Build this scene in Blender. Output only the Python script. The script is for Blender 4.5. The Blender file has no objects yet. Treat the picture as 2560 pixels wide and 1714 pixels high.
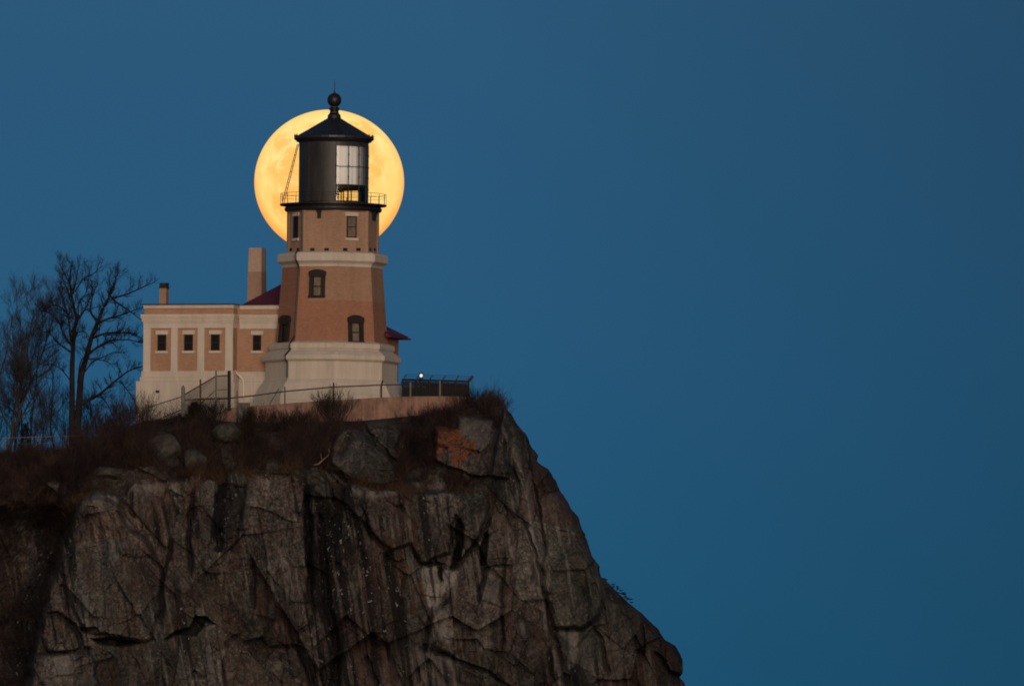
import bpy, bmesh, math, random
import numpy as np
from mathutils import Matrix, Vector

R = math.radians
sc = bpy.context.scene
col = sc.collection

# ------------------------------------------------------------------ camera
D, CAMX, CAMZ, PITCH, ROLL = 846.0, 9.24, 3.0, R(2.64), R(0.6)
FPX = 41303.0                                   # focal length in pixels of the 2560 px photograph
cd = bpy.data.cameras.new('camera')
cam = bpy.data.objects.new('camera', cd)
col.objects.link(cam)
cd.sensor_width = 36.0
cd.lens = 36.0 * FPX / 2560.0
cd.clip_start = 5.0
cd.clip_end = 60000.0
CM = Matrix.Rotation(R(90) + PITCH, 3, 'X') @ Matrix.Rotation(ROLL, 3, 'Z')
cam.matrix_world = Matrix.Translation((CAMX, -D, CAMZ)) @ CM.to_4x4()
sc.camera = cam
CMn = np.array(CM)
CP = np.array([CAMX, -D, CAMZ])

# ------------------------------------------------------------------ world, sun, exposure
SUN_EL, SUN_AZ = 8.0, 4.0                      # low behind the viewer, a little to the right
w = bpy.data.worlds.new('World')
sc.world = w
w.use_nodes = True
nt = w.node_tree
bg = nt.nodes['Background']
bg.inputs[1].default_value = 0.1
sky = nt.nodes.new('ShaderNodeTexSky')
sky.sky_type = 'NISHITA'
sky.sun_disc = False
sky.sun_elevation = R(2.0)
sky.sun_rotation = R(180 - SUN_AZ)
tc = nt.nodes.new('ShaderNodeTexCoord')
sep = nt.nodes.new('ShaderNodeSeparateXYZ')
nt.links.new(tc.outputs['Generated'], sep.inputs[0])
ramp = nt.nodes.new('ShaderNodeValToRGB')       # the blue of the sky opposite the twilight, by elevation
mr = nt.nodes.new('ShaderNodeMapRange')
mr.inputs[1].default_value = 0.0
mr.inputs[2].default_value = 1.0
nt.links.new(sep.outputs[2], mr.inputs[0])
nt.links.new(mr.outputs[0], ramp.inputs[0])
els = ramp.color_ramp.elements
SKYC = [(0.0, (0.075, 0.86, 1.92)), (0.026, (0.135, 0.90, 1.76)), (0.045, (0.20, 0.965, 1.95)), (0.067, (0.252, 0.965, 1.91)),
        (0.2, (0.28, 0.85, 1.8)), (1.0, (0.16, 0.42, 0.9))]
els[0].position, els[0].color = SKYC[0][0], (*SKYC[0][1], 1)
els[1].position, els[1].color = SKYC[-1][0], (*SKYC[-1][1], 1)
for p_, c_ in SKYC[1:-1]:
    e_ = els.new(p_)
    e_.color = (*c_, 1)
mry = nt.nodes.new('ShaderNodeMapRange')        # the twilight side keeps the sky texture, the far side the blue
mry.interpolation_type = 'SMOOTHSTEP'
mry.inputs[1].default_value = -0.55
mry.inputs[2].default_value = 0.45
nt.links.new(sep.outputs[1], mry.inputs[0])
mx = nt.nodes.new('ShaderNodeMix')
mx.data_type = 'RGBA'
nt.links.new(mry.outputs[0], mx.inputs[0])
nt.links.new(sky.outputs[0], mx.inputs[6])
# the sky is a little brighter near the moon and to the left, fading to the right
mrx = nt.nodes.new('ShaderNodeMapRange')
mrx.inputs[1].default_value = -0.004
mrx.inputs[2].default_value = 0.033
mrx.inputs[3].default_value = 1.0
mrx.inputs[4].default_value = 0.72
nt.links.new(sep.outputs[0], mrx.inputs[0])
mulx = nt.nodes.new('ShaderNodeVectorMath')
mulx.operation = 'SCALE'
nt.links.new(ramp.outputs[0], mulx.inputs[0])
nt.links.new(mrx.outputs[0], mulx.inputs[3])
nt.links.new(mulx.outputs[0], mx.inputs[7])
nt.links.new(mx.outputs[2], bg.inputs[0])

sl = bpy.data.lights.new('sun', 'SUN')
sl.energy = 1.45
sl.angle = R(28)
sl.color = (1.0, 0.85, 0.75)
so = bpy.data.objects.new('sun', sl)
col.objects.link(so)
_v = Vector((math.sin(R(SUN_AZ)) * math.cos(R(SUN_EL)), -math.cos(R(SUN_AZ)) * math.cos(R(SUN_EL)), math.sin(R(SUN_EL))))
so.rotation_euler = _v.to_track_quat('Z', 'Y').to_euler()
so.location = (0, -60, 80)

sc.view_settings.view_transform = 'Standard'
sc.view_settings.look = 'None'
sc.view_settings.gamma = 1.0
sc.view_settings.exposure = 0.0
sc.cycles.filter_width = 1.85
sc.cycles.max_bounces = 8
sc.cycles.transparent_max_bounces = 16

# ------------------------------------------------------------------ measuring helpers
def at(sx, sy, Y):
    """world point seen at pixel (sx, sy) of the photograph, in the plane Y (metres behind the tower axis)"""
    sx, sy, Y = np.broadcast_arrays(np.asarray(sx, float), np.asarray(sy, float), np.asarray(Y, float))
    l = np.stack([(sx - 1280) / FPX, -(sy - 857) / FPX, -np.ones_like(sx)], -1)
    d = l @ CMn.T
    t = (Y - CP[1]) / d[..., 1]
    return CP + d * t[..., None]

A = R(17.5)                                     # the lighthouse and its building are turned this much
ca, sa = math.cos(A), math.sin(A)

def loc(sx, sy, ly):
    """(local x, z) seen at a pixel in the facade plane ly of the lighthouse frame"""
    l = np.array([(sx - 1280) / FPX, -(sy - 857) / FPX, -1.0])
    d = CMn @ l
    t = (ly - (CP[0] * sa + CP[1] * ca)) / (d[0] * sa + d[1] * ca)
    p = CP + d * t
    return p[0] * ca - p[1] * sa, p[2]

PXM = 48.76

# ------------------------------------------------------------------ mesh helpers
class MB:
    def __init__(s):
        s.v, s.f = [], []
    def add(s, vs, fs):
        n = len(s.v)
        s.v += [tuple(map(float, q)) for q in vs]
        s.f += [tuple(i + n for i in q) for q in fs]
        return s
    def box(s, x0, x1, y0, y1, z0, z1, fn=None):
        vs = [(x0, y0, z0), (x1, y0, z0), (x1, y1, z0), (x0, y1, z0), (x0, y0, z1), (x1, y0, z1), (x1, y1, z1), (x0, y1, z1)]
        if fn:
            vs = [fn(*q) for q in vs]
        return s.add(vs, [(0, 3, 2, 1), (4, 5, 6, 7), (0, 1, 5, 4), (1, 2, 6, 5), (2, 3, 7, 6), (3, 0, 4, 7)])
    def prism(s, poly, y0, y1, fn=None):
        """polygon of (x, z), extruded from y0 (front) to y1"""
        n = len(poly)
        vs = [(x, y0, z) for x, z in poly] + [(x, y1, z) for x, z in poly]
        if fn:
            vs = [fn(*q) for q in vs]
        fs = [tuple(range(n)), tuple(range(2 * n - 1, n - 1, -1))]
        fs += [(i, i + n, (i + 1) % n + n, (i + 1) % n) for i in range(n)]
        return s.add(vs, fs)
    def lathe(s, prof, n=48, off=0.0, cx=0, cy=0, a0=None, a1=None, cap=True):
        full = a0 is None
        m = n if full else n + 1
        vs = []
        for r, z in prof:
            for k in range(m):
                a = off + 2 * math.pi * k / n if full else a0 + (a1 - a0) * k / n
                vs.append((cx + r * math.sin(a), cy - r * math.cos(a), z))
        fs = []
        for j in range(len(prof) - 1):
            for k in range(n):
                k2 = (k + 1) % m
                fs.append((j * m + k, j * m + k2, (j + 1) * m + k2, (j + 1) * m + k))
        if cap and full:
            fs.append(tuple(range(m - 1, -1, -1)))
            fs.append(tuple(range((len(prof) - 1) * m, len(prof) * m)))
        return s.add(vs, fs)
    def tube(s, pts, rad, n=5, cap=True):
        pts = np.asarray(pts, float)
        m = len(pts)
        rad = np.broadcast_to(np.asarray(rad, float), (m,))
        d = np.gradient(pts, axis=0)
        d /= np.linalg.norm(d, axis=1)[:, None] + 1e-9
        ref = np.where(np.abs(d[:, 2:3]) > 0.9, np.array([[1., 0, 0]]), np.array([[0, 0, 1.]]))
        u = np.cross(d, ref)
        u /= np.linalg.norm(u, axis=1)[:, None] + 1e-9
        v = np.cross(d, u)
        an = np.arange(n) * 2 * math.pi / n
        ring = pts[:, None] + rad[:, None, None] * (np.cos(an)[None, :, None] * u[:, None] + np.sin(an)[None, :, None] * v[:, None])
        fs = []
        for j in range(m - 1):
            for k in range(n):
                k2 = (k + 1) % n
                fs.append((j * n + k, j * n + k2, (j + 1) * n + k2, (j + 1) * n + k))
        if cap:
            fs.append(tuple(range(n - 1, -1, -1)))
            fs.append(tuple(range((m - 1) * n, m * n)))
        return s.add(ring.reshape(-1, 3), fs)
    def build(s, name, mat, parent=None, smooth=False, bevel=0.0, recalc=True):
        me = bpy.data.meshes.new(name)
        me.from_pydata(s.v, [], s.f)
        me.update()
        if recalc:
            bm = bmesh.new()
            bm.from_mesh(me)
            bmesh.ops.recalc_face_normals(bm, faces=bm.faces)
            bm.to_mesh(me)
            bm.free()
        me.materials.append(mat)
        if smooth:
            me.polygons.foreach_set('use_smooth', [True] * len(me.polygons))
        o = bpy.data.objects.new(name, me)
        col.objects.link(o)
        if parent:
            o.parent = parent
        if bevel:
            b = o.modifiers.new('bevel', 'BEVEL')
            b.width = bevel
            b.segments = 2
            b.limit_method = 'ANGLE'
            b.angle_limit = R(30)
        return o

def tag(o, label=None, cat=None, group=None, kind=None):
    for k, v in (('label', label), ('category', cat), ('group', group), ('kind', kind)):
        if v:
            o[k] = v
    return o

def thing(name, label, cat, loc=(0, 0, 0), rz=0.0, group=None):
    o = bpy.data.objects.new(name, None)
    o.empty_display_size = 0.3
    o.location = loc
    o.rotation_euler = (0, 0, rz)
    col.objects.link(o)
    return tag(o, label, cat, group)

def fast_mesh(name, V, F, mat, parent=None, smooth=True):
    """V (n,3) and quad/tri array F (m,k) straight into a mesh"""
    V = np.asarray(V, np.float32)
    F = np.asarray(F, np.int32)
    me = bpy.data.meshes.new(name)
    me.vertices.add(len(V))
    me.vertices.foreach_set('co', V.ravel())
    k = F.shape[1]
    me.loops.add(F.size)
    me.loops.foreach_set('vertex_index', F.ravel())
    me.polygons.add(len(F))
    me.polygons.foreach_set('loop_start', np.arange(0, F.size, k, dtype=np.int32))
    me.polygons.foreach_set('loop_total', np.full(len(F), k, np.int32))
    me.polygons.foreach_set('use_smooth', np.full(len(F), smooth))
    me.update(calc_edges=True)
    me.validate()
    me.materials.append(mat)
    o = bpy.data.objects.new(name, me)
    col.objects.link(o)
    if parent:
        o.parent = parent
    return o

# ------------------------------------------------------------------ materials
class NT:
    """small helper for node materials"""
    def __init__(s, name, rough=0.85, spec=0.3):
        s.m = bpy.data.materials.new(name)
        s.m.use_nodes = True
        s.t = s.m.node_tree
        s.b = s.t.nodes['Principled BSDF']
        s.b.inputs['Roughness'].default_value = rough
        s.b.inputs['Specular IOR Level'].default_value = spec
        s.tc = s.n('ShaderNodeTexCoord')
    def n(s, k):
        return s.t.nodes.new(k)
    def l(s, a, b):
        s.t.links.new(a, b)
    def vec(s, scale=(1, 1, 1), src='Object', rot=(0, 0, 0)):
        m = s.n('ShaderNodeMapping')
        m.inputs['Scale'].default_value = scale
        m.inputs['Rotation'].default_value = rot
        s.l(s.tc.outputs[src], m.inputs[0])
        return m.outputs[0]
    def noise(s, vec, scale=1.0, detail=5.0, rough=0.55, dist=0.0):
        x = s.n('ShaderNodeTexNoise')
        x.inputs['Scale'].default_value = scale
        x.inputs['Detail'].default_value = detail
        x.inputs['Roughness'].default_value = rough
        x.inputs['Distortion'].default_value = dist
        s.l(vec, x.inputs['Vector'])
        return x.outputs[0]
    def rng(s, v, a, b, c=0.0, d=1.0, smooth=False):
        x = s.n('ShaderNodeMapRange')
        if smooth:
            x.interpolation_type = 'SMOOTHSTEP'
        for i, q in enumerate((a, b, c, d)):
            x.inputs[i + 1].default_value = q
        s.l(v, x.inputs[0])
        return x.outputs[0]
    def math(s, op, a, b=None):
        x = s.n('ShaderNodeMath')
        x.operation = op
        for i, q in enumerate((a, b)):
            if q is None:
                continue
            if isinstance(q, (int, float)):
                x.inputs[i].default_value = q
            else:
                s.l(q, x.inputs[i])
        return x.outputs[0]
    def mix(s, f, a, b, mode='MIX'):
        x = s.n('ShaderNodeMix')
        x.data_type = 'RGBA'
        x.blend_type = mode
        for i, q in ((0, f), (6, a), (7, b)):
            if isinstance(q, (int, float)):
                x.inputs[i].default_value = q
            elif isinstance(q, tuple):
                x.inputs[i].default_value = (*q, 1)
            else:
                s.l(q, x.inputs[i])
        return x.outputs[2]
    def bump(s, h, strength=0.5, dist=0.02):
        x = s.n('ShaderNodeBump')
        x.inputs['Strength'].default_value = strength
        x.inputs['Distance'].default_value = dist
        s.l(h, x.inputs['Height'])
        s.l(x.outputs[0], s.b.inputs['Normal'])
    def attr(s, name):
        x = s.n('ShaderNodeAttribute')
        x.attribute_name = name
        return x
    def done(s, c):
        if isinstance(c, tuple):
            s.b.inputs['Base Color'].default_value = (*c, 1)
        else:
            s.l(c, s.b.inputs['Base Color'])
        return s.m

def plain(name, c, rough=0.6, spec=0.3, metal=0.0, vary=0.25, scale=3.0):
    k = NT(name, rough, spec)
    k.b.inputs['Metallic'].default_value = metal
    f = k.noise(k.vec(), scale, 4)
    d = tuple(q * (1 - vary) for q in c)
    e = tuple(min(1, q * (1 + vary)) for q in c)
    return k.done(k.mix(k.rng(f, 0.3, 0.7), d, e))

def brick_mat(name, c1, c2, mortar, patch=None):
    """brickwork in the lighthouse frame; patch = (z0, x0, colour a, colour b) is an area relaid in paler brick"""
    k = NT(name, 0.9, 0.2)
    sp = k.n('ShaderNodeSeparateXYZ')
    k.l(k.tc.outputs['Object'], sp.inputs[0])
    cb = k.n('ShaderNodeCombineXYZ')
    k.l(k.math('ADD', sp.outputs[0], k.math('MULTIPLY', sp.outputs[1], 0.97)), cb.inputs[0])
    k.l(sp.outputs[2], cb.inputs[1])
    b = k.n('ShaderNodeTexBrick')
    b.inputs['Scale'].default_value = 1.0
    b.inputs['Mortar Size'].default_value = 0.008
    b.inputs['Brick Width'].default_value = 0.22
    b.inputs['Row Height'].default_value = 0.077
    b.inputs['Mortar Smooth'].default_value = 0.2
    b.inputs['Bias'].default_value = 0.0
    k.l(cb.outputs[0], b.inputs['Vector'])
    ca_, cb_ = c1, c2
    if patch:
        z0, x0, p1, p2 = patch
        e = k.math('MULTIPLY', k.noise(k.vec(), 2.0, 2), 0.04)
        f = k.math('MULTIPLY', k.math('GREATER_THAN', k.math('ADD', sp.outputs[2], e), z0), k.math('GREATER_THAN', sp.outputs[0], x0))
        ca_ = k.mix(f, c1, p1)
        cb_ = k.mix(f, c2, p2)
    for q, i in ((ca_, 'Color1'), (cb_, 'Color2'), (mortar, 'Mortar')):
        if isinstance(q, tuple):
            b.inputs[i].default_value = (*q, 1)
        else:
            k.l(q, b.inputs[i])
    st = k.noise(k.vec((1.6, 1.6, 0.35)), 1.0, 5, 0.6)
    g = k.noise(k.vec(), 9.0, 3, 0.6)
    c = k.mix(k.rng(st, 0.35, 0.75, 0, 0.42), b.outputs[0], (0.16, 0.09, 0.055))
    c = k.mix(k.rng(g, 0.35, 0.75, 0.0, 0.35), c, (0.42, 0.27, 0.17))
    k.bump(b.outputs['Fac'], 0.3, -0.006)
    return k.done(c)

def stone_mat(name, c, dirt, joints=True):
    k = NT(name, 0.85, 0.25)
    f1 = k.noise(k.vec((1.3, 1.3, 0.22)), 1.4, 6, 0.62)
    f2 = k.noise(k.vec(), 0.8, 4)
    f3 = k.noise(k.vec(), 14.0, 3)
    cc = k.mix(k.rng(f1, 0.40, 0.70, 0, 0.75), c, dirt)
    f4 = k.noise(k.vec((5.0, 5.0, 0.35)), 1.0, 5, 0.65)
    cc = k.mix(k.rng(f4, 0.55, 0.75, 0, 0.5), cc, tuple(q * 0.6 for q in dirt))
    cc = k.mix(k.rng(f2, 0.4, 0.7, 0, 0.3), cc, tuple(q * 0.72 for q in c))
    cc = k.mix(k.rng(f3, 0.3, 0.8, 0, 0.25), cc, tuple(q * 0.6 for q in c))
    if joints:
        sp = k.n('ShaderNodeSeparateXYZ')
        k.l(k.tc.outputs['Object'], sp.inputs[0])
        cb = k.n('ShaderNodeCombineXYZ')
        k.l(k.math('ADD', sp.outputs[0], k.math('MULTIPLY', sp.outputs[1], 0.97)), cb.inputs[0])
        k.l(sp.outputs[2], cb.inputs[1])
        b = k.n('ShaderNodeTexBrick')
        b.inputs['Mortar Size'].default_value = 0.012
        b.inputs['Brick Width'].default_value = 2.6
        b.inputs['Row Height'].default_value = 1.05
        b.inputs['Scale'].default_value = 1.0
        k.l(cb.outputs[0], b.inputs['Vector'])
        cc = k.mix(k.math('MULTIPLY', b.outputs['Fac'], 0.5), cc, tuple(q * 0.5 for q in c))
    k.bump(f3, 0.15, 0.02)
    return k.done(cc)

M = {}
M['stone'] = stone_mat('painted_stone', (0.60, 0.535, 0.455), (0.45, 0.395, 0.325))
M['stone_trim'] = stone_mat('trim_stone', (0.64, 0.57, 0.48), (0.49, 0.425, 0.345), False)
_z_patch = float(at(831, 600 + 505 / 3.408, -3)[2])
M['brick_low'] = brick_mat('old_brick', (0.38, 0.165, 0.103), (0.31, 0.128, 0.08), (0.33, 0.19, 0.13),
                           (_z_patch, -0.42, (0.40, 0.25, 0.165), (0.33, 0.205, 0.135)))
M['brick_up'] = brick_mat('tan_brick', (0.43, 0.265, 0.18), (0.35, 0.21, 0.14), (0.40, 0.28, 0.20))
M['brick_fog'] = brick_mat('ochre_brick', (0.44, 0.25, 0.16), (0.36, 0.205, 0.13), (0.40, 0.27, 0.18))
M['brick_chim'] = brick_mat('chimney_brick', (0.50, 0.37, 0.28), (0.45, 0.33, 0.25), (0.48, 0.36, 0.28))
M['brick_grime'] = brick_mat('chimney_old_brick', (0.36, 0.24, 0.17), (0.31, 0.20, 0.145), (0.33, 0.24, 0.18))
M['black'] = plain('black_iron', (0.012, 0.012, 0.013), 0.45, 0.4)
M['roof_black'] = plain('black_roof_paint', (0.016, 0.016, 0.022), 0.42, 0.5, vary=0.35, scale=2.0)
k = NT('lantern_iron', 0.5, 0.45)
_f = k.noise(k.vec((1.0, 1.0, 0.25)), 2.2, 6, 0.65)
_g = k.noise(k.vec(), 7.0, 4)
M['lantern'] = k.done(k.mix(k.rng(_g, 0.5, 0.75, 0, 0.5), k.mix(k.rng(_f, 0.35, 0.75), (0.017, 0.018, 0.021), (0.046, 0.042, 0.038)), (0.012, 0.012, 0.013)))
M['roof_red'] = plain('red_roof_sheet', (0.10, 0.009, 0.019), 0.5, 0.35, vary=0.2, scale=1.5)
M['frame'] = plain('dark_window_frame', (0.018, 0.013, 0.011), 0.6, 0.3)
M['blind'] = plain('drawn_blind', (0.17, 0.135, 0.10), 0.8, 0.2, vary=0.3, scale=4)
M['darkpane'] = plain('dark_window_pane', (0.008, 0.0075, 0.008), 0.35, 0.2, vary=0.5, scale=5)
M['curtain'] = plain('white_lens_curtain', (0.93, 0.93, 0.90), 0.8, 0.2, vary=0.03, scale=2)
M['galv'] = plain('galvanised_steel', (0.14, 0.135, 0.125), 0.55, 0.4, vary=0.3)
M['rust'] = plain('rusty_brown_post', (0.07, 0.04, 0.028), 0.75, 0.2, vary=0.4)
M['boxgreen'] = plain('grey_green_paint', (0.07, 0.075, 0.062), 0.6, 0.3)
M['wire'] = plain('dark_fence_wire', (0.007, 0.0075, 0.009), 0.6, 0.3)
M['wire_grey'] = plain('grey_fence_wire', (0.07, 0.068, 0.062), 0.6, 0.3)
M['white_pipe'] = plain('white_pipe_paint', (0.66, 0.60, 0.52), 0.55, 0.3, vary=0.1)
k = NT('terrace_render', 0.9, 0.2)
_f = k.noise(k.vec((2.2, 2.2, 0.3)), 1.3, 6, 0.65)
_g = k.noise(k.vec(), 2.5, 5)
c_ = k.mix(k.rng(_f, 0.40, 0.60), (0.30, 0.175, 0.125), (0.17, 0.10, 0.078))
c_ = k.mix(k.rng(_g, 0.48, 0.72, 0, 0.6), c_, (0.36, 0.25, 0.20))
c_ = k.mix(k.rng(_g, 0.45, 0.28, 0, 0.6), c_, (0.13, 0.085, 0.07))
k.bump(_g, 0.4, 0.05)
M['terrace'] = k.done(c_)
M['bark'] = plain('dark_bark', (0.020, 0.018, 0.0185), 0.95, 0.1, vary=0.45, scale=2.0)
M['bark_pale'] = plain('pale_grey_bark', (0.045, 0.041, 0.040), 0.95, 0.1, vary=0.4, scale=1.0)
M['twig'] = plain('brown_twigs', (0.045, 0.030, 0.027), 0.95, 0.1, vary=0.5, scale=1.2)
M['twig_dark'] = plain('dark_twigs', (0.022, 0.016, 0.0175), 0.95, 0.1, vary=0.5, scale=1.2)
M['grass'] = plain('dry_tan_grass', (0.062, 0.038, 0.025), 0.95, 0.1, vary=0.6, scale=0.9)
M['needle'] = plain('olive_needles', (0.022, 0.017, 0.007), 0.9, 0.1, vary=0.5, scale=1.5)
M['needle_g'] = plain('green_needles', (0.012, 0.016, 0.009), 0.9, 0.1, vary=0.5, scale=1.5)
M['dead'] = plain('bleached_wood', (0.17, 0.125, 0.095), 0.9, 0.1, vary=0.3)
k = NT('lantern_glass')
tr = k.n('ShaderNodeBsdfTransparent')
tr.inputs[0].default_value = (0.93, 0.95, 0.95, 1)
gl = k.n('ShaderNodeBsdfGlossy')
gl.inputs['Roughness'].default_value = 0.03
ms = k.n('ShaderNodeMixShader')
fr = k.n('ShaderNodeFresnel')
fr.inputs[0].default_value = 1.35
k.l(fr.outputs[0], ms.inputs[0])
k.l(tr.outputs[0], ms.inputs[1])
k.l(gl.outputs[0], ms.inputs[2])
k.l(ms.outputs[0], k.t.nodes['Material Output'].inputs['Surface'])
M['glass'] = k.m

# ------------------------------------------------------------------ moon and lake
def moon_material():
    k = NT('moon_surface')
    t = k.t
    t.nodes.remove(k.b)
    em = k.n('ShaderNodeEmission')
    v = k.vec()
    n1 = k.noise(v, 1.9, 5, 0.5, 0.3)
    n2 = k.noise(v, 5.0, 6, 0.62)
    mask = None
    # the grey seas, at the places where they lie on the disc (unit sphere, seen from -Y)
    for x, z, r in ((-0.50, 0.22, 0.26), (-0.42, -0.18, 0.30), (-0.18, -0.10, 0.30), (-0.62, 0.50, 0.16), (-0.55, -0.40, 0.18),
                    (0.46, 0.72, 0.13), (0.66, 0.20, 0.15), (0.48, 0.45, 0.18), (0.10, 0.35, 0.24), (0.30, 0.05, 0.25), (-0.12, 0.62, 0.15),
                    (-0.30, -0.62, 0.16), (0.05, -0.45, 0.22)):
        d = k.n('ShaderNodeVectorMath')
        d.operation = 'DISTANCE'
        d.inputs[1].default_value = (x, -math.sqrt(max(0.02, 1 - x * x - z * z)), z)
        k.l(v, d.inputs[0])
        dd = k.math('ADD', d.outputs['Value'], k.math('MULTIPLY', k.math('SUBTRACT', n2, 0.5), 0.55))
        dd = k.math('ADD', dd, k.math('MULTIPLY', k.math('SUBTRACT', n1, 0.5), 0.45))
        g = k.rng(dd, r * 1.75, r * 0.55, 0, 1, True)
        mask = g if mask is None else k.math('MAXIMUM', mask, g)
    sp = k.n('ShaderNodeSeparateXYZ')
    k.l(v, sp.inputs[0])
    low = k.rng(sp.outputs[2], 0.75, -0.95, 0, 1)
    hi = k.mix(low, (1.0, 0.72, 0.235), (1.0, 0.58, 0.14))
    ma = k.mix(low, (1.0, 0.55, 0.14), (1.0, 0.45, 0.09))
    c = k.mix(k.math('MULTIPLY', mask, 0.9), hi, ma)
    cr = k.rng(n2, 0.50, 0.68, 0, 0.75)
    c = k.mix(cr, c, k.mix(low, (1.0, 0.83, 0.35), (1.0, 0.67, 0.20)))
    # the limb reddens: it is seen through more of the low air
    rr = k.math('SQRT', k.math('ADD', k.math('POWER', sp.outputs[0], 2.0), k.math('POWER', sp.outputs[2], 2.0)))
    edge = k.rng(rr, 0.90, 1.0, 0, 1)
    c = k.mix(k.math('MULTIPLY', edge, k.rng(low, 0.0, 1.0, 0.30, 0.95)), c, (1.0, 0.33, 0.045))
    k.l(c, em.inputs[0])
    em.inputs[1].default_value = 1.07
    k.l(em.outputs[0], t.nodes['Material Output'].inputs['Surface'])
    return k.m

MOON_Y = 24000.0
mc = at(823, 455, MOON_Y)
mr_ = (MOON_Y + D) / FPX
bm = bmesh.new()
bmesh.ops.create_icosphere(bm, subdivisions=6, radius=1.0)
me = bpy.data.meshes.new('moon')
bm.to_mesh(me)
bm.free()
me.polygons.foreach_set('use_smooth', [True] * len(me.polygons))
me.materials.append(moon_material())
mo = bpy.data.objects.new('moon', me)
col.objects.link(mo)
mo.location = mc
mo.scale = (187.5 * mr_, 187.5 * mr_, 181 * mr_)
tag(mo, 'full golden moon low in the blue sky behind the lantern', 'moon')

k = NT('lake_water', 0.12, 0.5)
_n = k.noise(k.vec((0.25, 0.6, 1)), 1.0, 6, 0.6)
k.bump(_n, 0.4, 0.3)
lake = MB().add([(-9000, -1500, 0), (9000, -1500, 0), (9000, 9000, 0), (-9000, 9000, 0)], [(0, 1, 2, 3)]).build('lake_water', k.done((0.006, 0.012, 0.018)))
tag(lake, kind='structure')

# ------------------------------------------------------------------ lighthouse tower
ZT = lambda sy: float(at(831, sy, 0)[2])
z1 = lambda y: ZT(180 + y / 3.408)              # rows measured on the upper close-up
z2 = lambda y: ZT(600 + y / 3.408)              # rows measured on the lower close-up
rm = lambda r: r / 3.408 / PXM                  # half-widths measured on the same close-ups
OCT = R(22.5)
C8 = math.cos(R(22.5))

tower = thing('lighthouse_tower', 'octagonal brick lighthouse tower with black lantern room in front of the moon', 'lighthouse', (0, 0, 0), -A)

ro = lambda r: rm(r) * 1.004
def oct_part(name, prof, mat, bevel=0.0):
    return MB().lathe(prof, 8, OCT).build(name, mat, tower, bevel=bevel)

ZB = 37.3
oct_part('stone_base', [(ro(690), ZB), (ro(660), z2(1345)), (ro(646), z2(1325)), (ro(600), z2(1240)), (ro(572), z2(1212)), (ro(562), z2(1196)), (ro(562), z2(1060)),
                        (ro(568), z2(1050)), (ro(582), z2(1046)), (ro(592), z2(1036)), (ro(592), z2(1003)), (ro(560), z2(975)), (ro(530), z2(957)),
                        (ro(522), z2(950)), (ro(532), z2(944)), (ro(537), z2(934)), (ro(537), z2(908)), (ro(530), z2(897)), (ro(512), z2(889)), (ro(480), z2(880))],
         M['stone'], 0.012)
SH0, SH1 = z2(880), z2(243)
RS0, RS1 = ro(477), ro(426)
oct_part('brick_shaft', [(RS0, SH0), (RS1, SH1)], M['brick_low'])
oct_part('cornice', [(ro(420), z2(246)), (ro(430), z2(243)), (ro(434), z2(226)), (ro(444), z2(213)), (ro(458), z2(205)), (ro(462), z2(200)), (ro(471), z2(196)), (ro(471), z2(142)),
                     (ro(462), z2(128)), (ro(445), z2(120)), (ro(400), z2(112))], M['stone_trim'], 0.01)
WU0, WU1 = z2(114), z1(1190)
RU = ro(387)
oct_part('watch_room', [(RU, WU0), (RU, WU1)], M['brick_up'])
for k_ in range(8):                              # slightly proud brick piers at the corners
    mb = MB()
    a = OCT + k_ * math.pi / 4
    for s_ in (-1, 1):
        th = a - s_ * math.pi / 8                # facet the half pier stands on
        n = np.array((math.sin(th), -math.cos(th)))
        t = np.array((math.cos(th), math.sin(th)))
        ap = RU * C8
        hw = ap * math.tan(math.pi / 8)
        u0, u1 = s_ * (hw - 0.20), s_ * (hw + 0.012)
        def fn(x, y, z, n=n, t=t, ap=ap):
            p = n * (ap - y) + t * x
            return (p[0], p[1], z)
        mb.box(min(u0, u1), max(u0, u1), -0.03 - 0.0004 * k_, 0.02, WU0, WU1, fn)
    mb.build('corner_pier', M['brick_up'], tower)

mb = MB()
mb.lathe([(rm(388), z1(1192)), (rm(402), z1(1194)), (rm(412), z1(1188)), (rm(416), z1(1176)), (rm(414), z1(1164)), (rm(406), z1(1156)), (rm(404), z1(1146)), (rm(300), z1(1143))], 48)
mb.build('lantern_cornice', M['black'], tower, smooth=False)
GZ = z1(1142)
MB().lathe([(rm(405), z1(1147)), (rm(454), z1(1143)), (rm(456), z1(1140)), (rm(456), z1(1131)), (rm(300), z1(1126))], 48).build('gallery_deck', M['black'], tower)
# gallery railing
rail = MB()
RR = rm(450)
for k_ in range(24):
    a = k_ * 2 * math.pi / 24 + 0.06
    x, y = RR * math.sin(a), -RR * math.cos(a)
    rail.tube([(x, y, GZ), (x, y, z1(1042))], 0.016 if k_ % 3 == 0 else 0.011, 6)
for zz, rr in ((z1(1043), 0.011), (z1(1070), 0.007)):
    rail.tube([(RR * math.sin(i * math.pi / 36), -RR * math.cos(i * math.pi / 36), zz) for i in range(73)], rr, 5, cap=False)
rail.build('gallery_railing', M['black'], tower)

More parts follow.
